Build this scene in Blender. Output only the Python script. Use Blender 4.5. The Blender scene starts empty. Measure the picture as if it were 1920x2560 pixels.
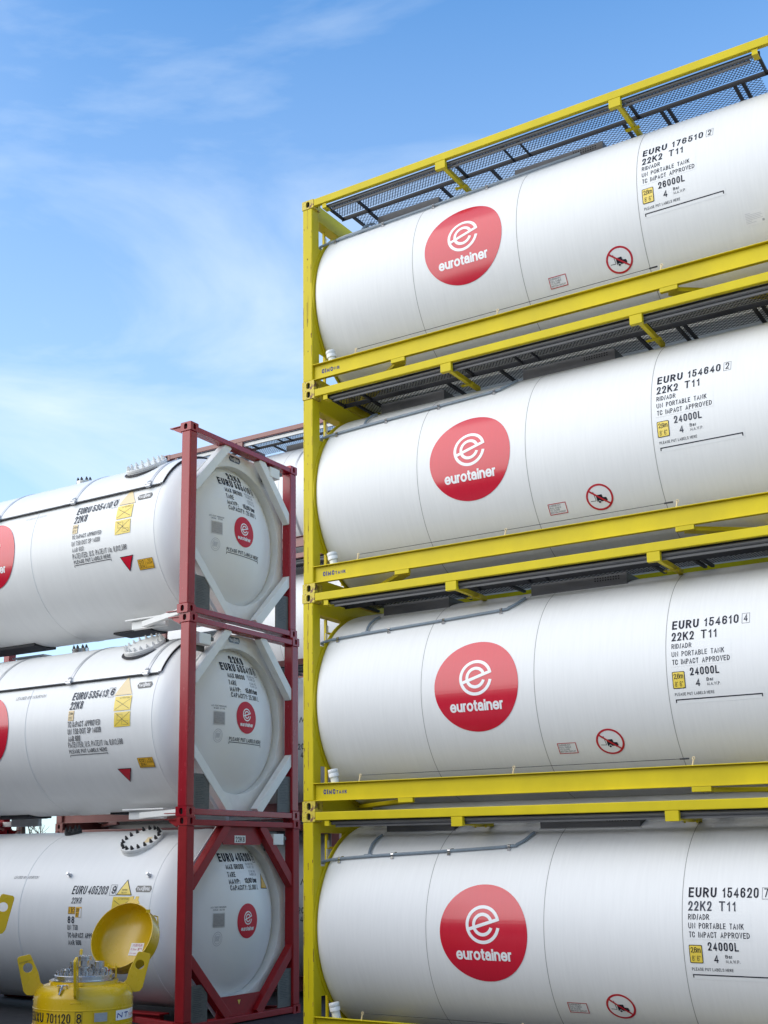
import bpy, bmesh, math, random
from math import sin, cos, pi, radians, degrees, sqrt, atan2
from mathutils import Vector, Matrix
from mathutils.geometry import tessellate_polygon

scene = bpy.context.scene
COL = scene.collection
H = 2.591          # container height
L = 6.058          # container length
W = 2.438          # container width

# ------------------------------------------------------------------ camera
cam_data = bpy.data.cameras.new('camera')
cam = bpy.data.objects.new('camera', cam_data)
COL.objects.link(cam)
FPX, CX, CY = 3044.6155, 844.9717, 1521.7026
yaw, pitch, roll = -0.583, 0.2033, -0.007
fwd = Vector((sin(yaw) * cos(pitch), cos(yaw) * cos(pitch), sin(pitch)))
right = Vector((cos(yaw), -sin(yaw), 0))
up = right.cross(fwd)
r2 = right * cos(roll) + up * sin(roll)
u2 = -right * sin(roll) + up * cos(roll)
m = Matrix((r2, u2, -fwd)).transposed().to_4x4()
m.translation = Vector((8.2638, -11.7507, 2.0423))
cam.matrix_world = m
cam_data.sensor_fit = 'VERTICAL'
cam_data.sensor_height = 36.0
cam_data.sensor_width = 27.0
cam_data.lens = FPX * 36.0 / 2560.0
cam_data.shift_x = (960 - CX) / 2560.0
cam_data.shift_y = (CY - 1280) / 2560.0
cam_data.clip_start = 0.1
cam_data.clip_end = 3000
scene.camera = cam

# ------------------------------------------------------------------ light
SUN_EL, SUN_AZ = 26.0, 221.0           # azimuth clockwise from +Y
sun_dir = Vector((sin(radians(SUN_AZ)) * cos(radians(SUN_EL)), cos(radians(SUN_AZ)) * cos(radians(SUN_EL)), sin(radians(SUN_EL))))
sd = bpy.data.lights.new('sun', 'SUN')
sd.energy = 1.3
sd.angle = radians(60)
sd.color = (1.0, 0.965, 0.92)
sun = bpy.data.objects.new('sun', sd)
COL.objects.link(sun)
sun.rotation_euler = (-sun_dir).to_track_quat('-Z', 'Y').to_euler()
sun.location = sun_dir * 60

world = bpy.data.worlds.new('World')
scene.world = world
world.use_nodes = True
nt = world.node_tree
nt.nodes.clear()
def N(t, **kw):
    n = nt.nodes.new(t)
    for k, v in kw.items():
        setattr(n, k, v)
    return n
out = N('ShaderNodeOutputWorld')
bg = N('ShaderNodeBackground')
sky = N('ShaderNodeTexSky')
sky.sky_type = 'NISHITA'
sky.sun_disc = False
sky.sun_elevation = radians(SUN_EL)
sky.sun_rotation = radians(SUN_AZ)
sky.air_density = 1.0
sky.dust_density = 0.6
sky.ozone_density = 2.0
tc = N('ShaderNodeTexCoord')
mp = N('ShaderNodeMapping')
mp.inputs['Scale'].default_value = (1.0, 1.0, 3.0)
mp.inputs['Rotation'].default_value = (0.25, 0.5, 0.3)
nz = N('ShaderNodeTexNoise')
nz.inputs['Scale'].default_value = 3.0
nz.inputs['Detail'].default_value = 7
nz.inputs['Roughness'].default_value = 0.55
nz.inputs['Distortion'].default_value = 0.5
rp = N('ShaderNodeValToRGB')
rp.color_ramp.elements[0].position = 0.47
rp.color_ramp.elements[0].color = (0, 0, 0, 1)
rp.color_ramp.elements[1].position = 0.76
rp.color_ramp.elements[1].color = (0.46, 0.46, 0.46, 1)
# thin haze veil thickening towards the horizon and the left
sx = N('ShaderNodeSeparateXYZ')
hz = N('ShaderNodeMapRange')
hz.inputs['From Min'].default_value = 0.62
hz.inputs['From Max'].default_value = 0.12
hz.inputs['To Min'].default_value = 0.0
hz.inputs['To Max'].default_value = 0.55
ad = N('ShaderNodeMath', operation='ADD')
ad.use_clamp = True
tint = N('ShaderNodeMix', data_type='RGBA', blend_type='MULTIPLY')
tint.inputs[0].default_value = 1.0
tint.inputs[7].default_value = (0.98, 1.46, 1.76, 1)
mx = N('ShaderNodeMix', data_type='RGBA')
mx.inputs[7].default_value = (4.9, 5.6, 6.3, 1)
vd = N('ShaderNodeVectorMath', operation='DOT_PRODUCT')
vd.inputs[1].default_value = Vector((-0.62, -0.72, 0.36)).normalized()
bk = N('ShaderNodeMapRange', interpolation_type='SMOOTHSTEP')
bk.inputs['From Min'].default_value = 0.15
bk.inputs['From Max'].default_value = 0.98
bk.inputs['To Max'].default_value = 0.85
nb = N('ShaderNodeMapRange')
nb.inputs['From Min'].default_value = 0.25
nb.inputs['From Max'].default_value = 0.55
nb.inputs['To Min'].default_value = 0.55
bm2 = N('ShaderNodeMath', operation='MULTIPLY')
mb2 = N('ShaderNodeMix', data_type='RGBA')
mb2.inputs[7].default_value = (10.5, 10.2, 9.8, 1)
lk = nt.links.new
lk(tc.outputs['Generated'], mp.inputs['Vector'])
lk(mp.outputs['Vector'], nz.inputs['Vector'])
lk(nz.outputs['Fac'], rp.inputs['Fac'])
lk(tc.outputs['Generated'], sx.inputs[0])
lk(sx.outputs['Z'], hz.inputs['Value'])
lk(rp.outputs['Color'], ad.inputs[0])
lk(hz.outputs['Result'], ad.inputs[1])
lk(sky.outputs['Color'], tint.inputs[6])
lk(tint.outputs[2], mx.inputs[6])
lk(ad.outputs[0], mx.inputs[0])
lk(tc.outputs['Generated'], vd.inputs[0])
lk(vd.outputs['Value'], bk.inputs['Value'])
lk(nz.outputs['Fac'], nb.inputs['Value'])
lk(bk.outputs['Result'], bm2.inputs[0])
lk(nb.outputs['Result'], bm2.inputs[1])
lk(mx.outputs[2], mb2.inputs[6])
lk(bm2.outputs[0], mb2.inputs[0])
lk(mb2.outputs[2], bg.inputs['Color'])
bg.inputs['Strength'].default_value = 0.15
lk(bg.outputs[0], out.inputs[0])

scene.view_settings.view_transform = 'Standard'
scene.view_settings.look = 'None'
scene.view_settings.exposure = 0.36
scene.view_settings.gamma = 1.0
scene.view_settings.use_curve_mapping = False

# ------------------------------------------------------------------ materials
def new_mat(name):
    ma = bpy.data.materials.new(name)
    ma.use_nodes = True
    return ma, ma.node_tree, ma.node_tree.nodes['Principled BSDF']

def paint(name, col, rough=0.4, metal=0.0, spec=0.5, coat=0.0, var=0.06, scale=3.0, stretch=(1, 1, 1),
          chip=None, chip_amt=0.0, chip_scale=9.0, bump=0.0, rvar=0.08):
    ma, t, b = new_mat(name)
    nd, ln = t.nodes, t.links.new
    c = nd.new('ShaderNodeTexCoord')
    mpn = nd.new('ShaderNodeMapping')
    mpn.inputs['Scale'].default_value = stretch
    ln(c.outputs['Object'], mpn.inputs['Vector'])
    n1 = nd.new('ShaderNodeTexNoise')
    n1.inputs['Scale'].default_value = scale
    n1.inputs['Detail'].default_value = 6
    n1.inputs['Roughness'].default_value = 0.6
    ln(mpn.outputs[0], n1.inputs['Vector'])
    r = nd.new('ShaderNodeValToRGB')
    lo = [max(0, x * (1 - var)) for x in col]
    hi = [min(1, x * (1 + var)) for x in col]
    r.color_ramp.elements[0].position = 0.3
    r.color_ramp.elements[0].color = (*lo, 1)
    r.color_ramp.elements[1].position = 0.7
    r.color_ramp.elements[1].color = (*hi, 1)
    ln(n1.outputs['Fac'], r.inputs['Fac'])
    last = r.outputs['Color']
    rr = nd.new('ShaderNodeMapRange')
    rr.inputs['To Min'].default_value = max(0.02, rough - rvar)
    rr.inputs['To Max'].default_value = rough + rvar
    ln(n1.outputs['Fac'], rr.inputs['Value'])
    rl = rr.outputs['Result']
    if chip:
        n2 = nd.new('ShaderNodeTexNoise')
        n2.inputs['Scale'].default_value = chip_scale
        n2.inputs['Detail'].default_value = 8
        n2.inputs['Roughness'].default_value = 0.72
        ln(c.outputs['Object'], n2.inputs['Vector'])
        r2_ = nd.new('ShaderNodeValToRGB')
        r2_.color_ramp.elements[0].position = 0.72 - chip_amt
        r2_.color_ramp.elements[1].position = 0.75 - chip_amt
        ln(n2.outputs['Fac'], r2_.inputs['Fac'])
        mixn = nd.new('ShaderNodeMix')
        mixn.data_type = 'RGBA'
        mixn.inputs[7].default_value = (*chip, 1)
        ln(r2_.outputs['Color'], mixn.inputs[0])
        ln(last, mixn.inputs[6])
        last = mixn.outputs[2]
    ln(last, b.inputs['Base Color'])
    ln(rl, b.inputs['Roughness'])
    b.inputs['Metallic'].default_value = metal
    b.inputs['Specular IOR Level'].default_value = spec
    b.inputs['Coat Weight'].default_value = coat
    b.inputs['Coat Roughness'].default_value = 0.12
    if bump > 0:
        bp = nd.new('ShaderNodeBump')
        bp.inputs['Strength'].default_value = bump
        bp.inputs['Distance'].default_value = 0.01
        ln(n1.outputs['Fac'], bp.inputs['Height'])
        ln(bp.outputs[0], b.inputs['Normal'])
    return ma

M = {}
M['white'] = paint('white_cladding', (0.78, 0.775, 0.76), 0.46, spec=0.35, var=0.025, scale=5, stretch=(7, 0.5, 0.5), bump=0.03, rvar=0.05,
                   chip=(0.68, 0.67, 0.645), chip_amt=0.0, chip_scale=3.5)
M['white_gloss'] = paint('white_gloss_paint', (0.78, 0.78, 0.77), 0.36, spec=0.4, coat=0.0, var=0.02, scale=3, stretch=(4, 0.5, 0.5), bump=0.02, rvar=0.05)
M['white_part'] = paint('white_bracket_paint', (0.74, 0.74, 0.72), 0.4, var=0.05, scale=5)
M['white_plastic'] = paint('white_plastic', (0.78, 0.78, 0.75), 0.45, var=0.03)
M['yellow'] = paint('yellow_frame_paint', (0.62, 0.49, 0.006), 0.47, spec=0.25, var=0.09, scale=2.2, stretch=(1, 1, 0.6), chip=(0.20, 0.10, 0.04), chip_amt=0.035, chip_scale=7, bump=0.03)
M['yellow_worn'] = paint('worn_yellow_casting', (0.64, 0.50, 0.05), 0.55, var=0.14, scale=9, chip=(0.20, 0.09, 0.05), chip_amt=0.17, chip_scale=12, bump=0.12)
M['yellow_drum'] = paint('yellow_drum_paint', (0.60, 0.385, 0.005), 0.27, coat=0.15, var=0.04, scale=3, bump=0.015)
M['red'] = paint('red_frame_paint', (0.30, 0.006, 0.016), 0.26, spec=0.5, coat=0.0, var=0.12, scale=5, stretch=(1, 1, 0.4), chip=(0.50, 0.28, 0.30), chip_amt=0.015, chip_scale=10, bump=0.02)
M['red_dull'] = paint('dull_red_frame_paint', (0.27, 0.008, 0.012), 0.45, spec=0.3, var=0.12, scale=9, chip=(0.55, 0.40, 0.38), chip_amt=0.02, chip_scale=13, bump=0.05)
M['brown'] = paint('brown_red_frame_paint', (0.22, 0.070, 0.060), 0.35, var=0.12, scale=4, coat=0.2)
M['rust'] = paint('rust', (0.16, 0.065, 0.025), 0.85, var=0.4, scale=40)
M['stain'] = paint('ochre_stain', (0.42, 0.27, 0.012), 0.6, var=0.3, scale=30)
M['hole'] = paint('casting_hole_dark', (0.012, 0.010, 0.009), 0.9)
M['galv'] = paint('galvanised_grating', (0.034, 0.034, 0.042), 0.55, metal=0.1, var=0.2, scale=8)
M['dark_steel'] = paint('dark_steel', (0.022, 0.023, 0.028), 0.55, metal=0.0, spec=0.3, var=0.25, scale=5)
M['box_steel'] = paint('spill_box_sheet', (0.13, 0.127, 0.128), 0.5, metal=0.1, var=0.18, scale=2.5, stretch=(1, 1, 3))
M['rail_grey'] = paint('weathered_galvanised_tube', (0.12, 0.12, 0.125), 0.5, metal=0.2, var=0.15)  # grey darkened to paint in the shade under the top rail
M['alu'] = paint('aluminium', (0.55, 0.56, 0.58), 0.38, metal=0.6, var=0.1, scale=6)
M['steel'] = paint('stainless_steel', (0.50, 0.50, 0.51), 0.24, metal=0.95, var=0.15, scale=8)
M['conduit'] = paint('grey_conduit', (0.24, 0.29, 0.34), 0.42, var=0.1, scale=20)
M['seam'] = paint('seam_shadow_gap', (0.33, 0.32, 0.31), 0.7)  # even grey of the joints between cladding sheets
M['gap'] = paint('dark_gap_rubber', (0.03, 0.03, 0.035), 0.8)  # near-black paints shade in shield and manhole gaps; also the black cable clamp
M['ink'] = paint('black_lettering', (0.014, 0.015, 0.026), 0.6, spec=0.2, var=0.1)
M['ink2'] = paint('faded_lettering', (0.055, 0.058, 0.075), 0.6, spec=0.2, var=0.2, scale=12)
M['ink3'] = paint('pale_grey_lettering', (0.40, 0.40, 0.42), 0.5, var=0.15)
M['navy'] = paint('blue_lettering', (0.020, 0.040, 0.24), 0.6, spec=0.2, var=0.1)
M['logo'] = paint('red_vinyl', (0.56, 0.010, 0.032), 0.22, spec=0.5, coat=0.3, var=0.03, scale=5, stretch=(7, 0.5, 0.5), bump=0.02, rvar=0.05)
M['logo_flat'] = paint('flat_red_vinyl', (0.54, 0.008, 0.026), 0.5, spec=0.25, var=0.03)
M['vinyl_white'] = paint('white_vinyl', (0.80, 0.80, 0.80), 0.3, coat=0.2, var=0.02)
M['sticker'] = paint('clear_film', (0.775, 0.772, 0.76), 0.40, spec=0.35, var=0.01)
M['amber'] = paint('amber_sticker', (0.75, 0.42, 0.03), 0.35, coat=0.2, var=0.08)
M['sun_yellow'] = paint('yellow_sticker', (0.78, 0.58, 0.07), 0.33, coat=0.2, var=0.06)
M['pale_yellow'] = paint('sun_bleached_sticker', (0.76, 0.60, 0.34), 0.4, var=0.08)
M['sign_red'] = paint('prohibition_red', (0.50, 0.015, 0.03), 0.3, coat=0.2, var=0.05)
M['black_plate'] = paint('black_badge', (0.03, 0.032, 0.036), 0.3, coat=0.3)
M['grey_plate'] = paint('grey_document_plate', (0.10, 0.098, 0.092), 0.55, metal=0.2, var=0.22, scale=11, stretch=(1, 1, 3))
M['data_plate'] = paint('etched_data_plate', (0.33, 0.33, 0.34), 0.42, metal=0.5, var=0.18, scale=60, stretch=(0.4, 0.4, 3))
M['bolt'] = paint('dark_bolt', (0.05, 0.05, 0.052), 0.45, metal=0.5, var=0.3, scale=30)
M['label_white'] = paint('paper_label', (0.80, 0.79, 0.78), 0.5, var=0.03)
M['magenta'] = paint('magenta_print', (0.42, 0.03, 0.10), 0.5)
M['bark'] = paint('bark', (0.085, 0.055, 0.042), 0.85, var=0.3, scale=14)
M['concrete'] = paint('yard_concrete', (0.36, 0.35, 0.335), 0.85, var=0.2, scale=0.35, bump=0.05)
M['box_blue'] = paint('dark_blue_container_paint', (0.022, 0.035, 0.06), 0.5, var=0.15)
M['box_brown'] = paint('brown_container_paint', (0.085, 0.035, 0.028), 0.55, var=0.15)
M['wall'] = paint('warehouse_sheet', (0.20, 0.20, 0.195), 0.7, var=0.12, scale=0.6)
M['roof'] = paint('warehouse_roof', (0.12, 0.12, 0.125), 0.7, var=0.1)
M['chrome_red'] = paint('red_valve_cap', (0.5, 0.02, 0.02), 0.4)

def brick_ground():
    ma, t, b = new_mat('paving_blocks')
    nd, ln = t.nodes, t.links.new
    c = nd.new('ShaderNodeTexCoord')
    br = nd.new('ShaderNodeTexBrick')
    br.inputs['Color1'].default_value = (0.022, 0.023, 0.028, 1)
    br.inputs['Color2'].default_value = (0.036, 0.037, 0.043, 1)
    br.inputs['Mortar'].default_value = (0.007, 0.007, 0.008, 1)
    br.inputs['Scale'].default_value = 1.0
    br.inputs['Brick Width'].default_value = 0.21
    br.inputs['Row Height'].default_value = 0.105
    br.inputs['Mortar Size'].default_value = 0.007
    ln(c.outputs['Object'], br.inputs['Vector'])
    n = nd.new('ShaderNodeTexNoise')
    n.inputs['Scale'].default_value = 1.1
    n.inputs['Detail'].default_value = 6
    ln(c.outputs['Object'], n.inputs['Vector'])
    mr = nd.new('ShaderNodeMapRange')
    mr.inputs['To Min'].default_value = 0.6
    mr.inputs['To Max'].default_value = 1.3
    ln(n.outputs['Fac'], mr.inputs['Value'])
    mm = nd.new('ShaderNodeMix')
    mm.data_type = 'RGBA'
    mm.blend_type = 'MULTIPLY'
    mm.inputs[0].default_value = 1
    ln(br.outputs['Color'], mm.inputs[6])
    ln(mr.outputs['Result'], mm.inputs[7])
    ln(mm.outputs[2], b.inputs['Base Color'])
    b.inputs['Roughness'].default_value = 0.62
    bp = nd.new('ShaderNodeBump')
    bp.inputs['Strength'].default_value = 0.6
    bp.inputs['Distance'].default_value = 0.006
    inv = nd.new('ShaderNodeMath')
    inv.operation = 'SUBTRACT'
    inv.inputs[0].default_value = 1
    ln(br.outputs['Fac'], inv.inputs[1])
    ln(inv.outputs[0], bp.inputs['Height'])
    ln(bp.outputs[0], b.inputs['Normal'])
    return ma
M['ground'] = brick_ground()

# ------------------------------------------------------------------ mesh builder
class MB:
    def __init__(s):
        s.v, s.f, s.m = [], [], []
    def face(s, idx, mi=0):
        s.f.append(tuple(idx)); s.m.append(mi)
    def quadbox(s, P, mi=0):
        b = len(s.v)
        s.v += [tuple(p) for p in P]
        for q in ((0, 3, 2, 1), (4, 5, 6, 7), (0, 1, 5, 4), (1, 2, 6, 5), (2, 3, 7, 6), (3, 0, 4, 7)):
            s.face([b + i for i in q], mi)
    def box(s, x0, x1, y0, y1, z0, z1, mi=0):
        s.quadbox([(x0, y0, z0), (x1, y0, z0), (x1, y1, z0), (x0, y1, z0), (x0, y0, z1), (x1, y0, z1), (x1, y1, z1), (x0, y1, z1)], mi)
    def beam(s, p0, p1, w, h, upv=(0, 0, 1), mi=0):
        p0, p1 = Vector(p0), Vector(p1)
        d = (p1 - p0).normalized()
        sd_ = d.cross(Vector(upv)).normalized()
        un = sd_.cross(d)
        a, c = sd_ * (w / 2), un * (h / 2)
        s.quadbox([p0 - a - c, p0 + a - c, p1 + a - c, p1 - a - c, p0 - a + c, p0 + a + c, p1 + a + c, p1 - a + c], mi)
    def tube(s, pts, r, n=8, mi=0, cap=True, r1=None):
        pts = [Vector(p) for p in pts]
        rings = []
        prev = None
        for i, p in enumerate(pts):
            a = pts[max(0, i - 1)]; b = pts[min(len(pts) - 1, i + 1)]
            d = (b - a).normalized()
            if prev is None:
                ref = Vector((0, 0, 1)) if abs(d.z) < 0.9 else Vector((1, 0, 0))
                e = d.cross(ref).normalized()
            else:
                e = (prev - d * prev.dot(d)).normalized()
            prev = e
            g = d.cross(e)
            rad = r if r1 is None else r + (r1 - r) * i / max(1, len(pts) - 1)
            rings.append(len(s.v))
            for k in range(n):
                t = 2 * pi * k / n
                s.v.append(tuple(p + e * (rad * cos(t)) + g * (rad * sin(t))))
        for i in range(len(rings) - 1):
            for k in range(n):
                k2 = (k + 1) % n
                s.face((rings[i] + k, rings[i] + k2, rings[i + 1] + k2, rings[i + 1] + k), mi)
        if cap:
            s.face([rings[0] + k for k in range(n)][::-1], mi)
            s.face([rings[-1] + k for k in range(n)], mi)
    def lathe(s, prof, origin, axis, n=48, mi=0, a0=0.0, a1=2 * pi, ref=None):
        """prof: list of (t along axis, radius); a0..a1 partial sweep about axis."""
        o = Vector(origin); ax = Vector(axis).normalized()
        if ref is None:
            ref = Vector((0, 0, 1)) if abs(ax.z) < 0.9 else Vector((1, 0, 0))
        e = (Vector(ref) - ax * Vector(ref).dot(ax)).normalized()
        g = ax.cross(e)
        full = abs(a1 - a0 - 2 * pi) < 1e-6
        cols = n if full else n + 1
        rows = []
        for (t, r) in prof:
            row = []
            if r < 1e-6:
                s.v.append(tuple(o + ax * t)); row = [len(s.v) - 1] * cols
            else:
                for k in range(cols):
                    a = a0 + (a1 - a0) * k / n
                    s.v.append(tuple(o + ax * t + e * (r * cos(a)) + g * (r * sin(a))))
                    row.append(len(s.v) - 1)
            rows.append(row)
        for i in range(len(rows) - 1):
            for k in range(n):
                k2 = (k + 1) % cols
                q = []
                for idx in (rows[i][k], rows[i][k2], rows[i + 1][k2], rows[i + 1][k]):
                    if idx not in q:
                        q.append(idx)
                if len(q) > 2:
                    s.face(q, mi)
    def cyl(s, p0, p1, r, n=16, mi=0, r1=None):
        p0, p1 = Vector(p0), Vector(p1)
        ln_ = (p1 - p0).length
        r1 = r if r1 is None else r1
        s.lathe([(0, 0), (0, r), (ln_, r1), (ln_, 0)], p0, p1 - p0, n, mi)
    def plate(s, poly, holes, o, ax, ay, th, mi=0):
        """flat plate with holes; poly in (u,v), thickness along ax x ay (both ways from o: 0..th)."""
        o, ax, ay = Vector(o), Vector(ax).normalized(), Vector(ay).normalized()
        an = ax.cross(ay).normalized()
        loops = [poly] + list(holes)
        flat = [p for lp in loops for p in lp]
        tri = tessellate_polygon([[Vector((p[0], p[1], 0)) for p in lp] for lp in loops])
        b0 = len(s.v)
        for p in flat:
            s.v.append(tuple(o + ax * p[0] + ay * p[1]))
        b1 = len(s.v)
        for p in flat:
            s.v.append(tuple(o + ax * p[0] + ay * p[1] + an * th))
        for t in tri:
            a, b, c = [Vector(flat[i]) for i in t]
            ccw = (b - a).x * (c - a).y - (b - a).y * (c - a).x > 0
            t = tuple(t) if ccw else tuple(t)[::-1]
            s.face([b1 + i for i in t], mi)
            s.face([b0 + i for i in t[::-1]], mi)
        k = 0
        for lp in loops:
            n = len(lp)
            for i in range(n):
                j = (i + 1) % n
                s.face((b0 + k + i, b0 + k + j, b1 + k + j, b1 + k + i), mi)
            k += n
    def mesh(s, name, mats, smooth=None):
        me = bpy.data.meshes.new(name)
        me.from_pydata(s.v, [], s.f)
        for x in (mats if isinstance(mats, (list, tuple)) else [mats]):
            me.materials.append(M[x])
        me.polygons.foreach_set('material_index', s.m)
        bm = bmesh.new(); bm.from_mesh(me)
        bmesh.ops.recalc_face_normals(bm, faces=bm.faces)
        bm.to_mesh(me); bm.free()
        if smooth is not None:
            me.polygons.foreach_set('use_smooth', [True] * len(me.polygons))
            me.set_sharp_from_angle(angle=radians(smooth))
        me.update()
        return me

CACHE = {}
def part(name, parent, key, fn, mats, smooth=None, bevel=0.0, loc=None, label=None):
    """one mesh object under parent; meshes with the same key are shared."""
    if key is None or key not in CACHE:
        mb = MB(); fn(mb)
        me = mb.mesh(name, mats, smooth)
        if key is not None:
            CACHE[key] = me
    else:
        me = CACHE[key]
    o = bpy.data.objects.new(name, me)
    COL.objects.link(o)
    o.parent = parent
    if loc is not None:
        o.location = loc
    if bevel > 0:
        bv = o.modifiers.new('bevel', 'BEVEL')
        bv.width = bevel; bv.segments = 2; bv.limit_method = 'ANGLE'; bv.angle_limit = radians(50)
        bv.harden_normals = False
    if label:
        o['label'] = label
    return o

def pieces(name, parent, key, fns, mats, smooth=None, bevel=0.0):
    return [part(name, parent, None if key is None else f'{key}_{i}', fn, mats, smooth, bevel) for i, fn in enumerate(fns)]

def thing(name, label, cat, loc=(0, 0, 0), group=None):
    o = bpy.data.objects.new(name, None)
    COL.objects.link(o)
    o.location = loc
    o.empty_display_size = 0.3
    o['label'] = label; o['category'] = cat
    if group:
        o['group'] = group
    return o

# ------------------------------------------------------------------ decals (vinyl lettering on surfaces)
GLY = {}
def glyphs(txt, bold, shear=0.0):
    k = (txt, bold, shear)
    if k in GLY:
        return GLY[k]
    cu = bpy.data.curves.new('lettering', 'FONT')
    cu.body = txt; cu.offset = bold; cu.shear = shear; cu.resolution_u = 4
    ob = bpy.data.objects.new('lettering', cu)
    COL.objects.link(ob)
    dg = bpy.context.evaluated_depsgraph_get()
    ev = ob.evaluated_get(dg)
    me = ev.to_mesh()
    vs = [(v.co.x, v.co.y) for v in me.vertices]
    fs = [tuple(p.vertices) for p in me.polygons]
    ev.to_mesh_clear()
    bpy.data.objects.remove(ob)
    bpy.data.curves.remove(cu)
    GLY[k] = (vs, fs)
    return GLY[k]

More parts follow.
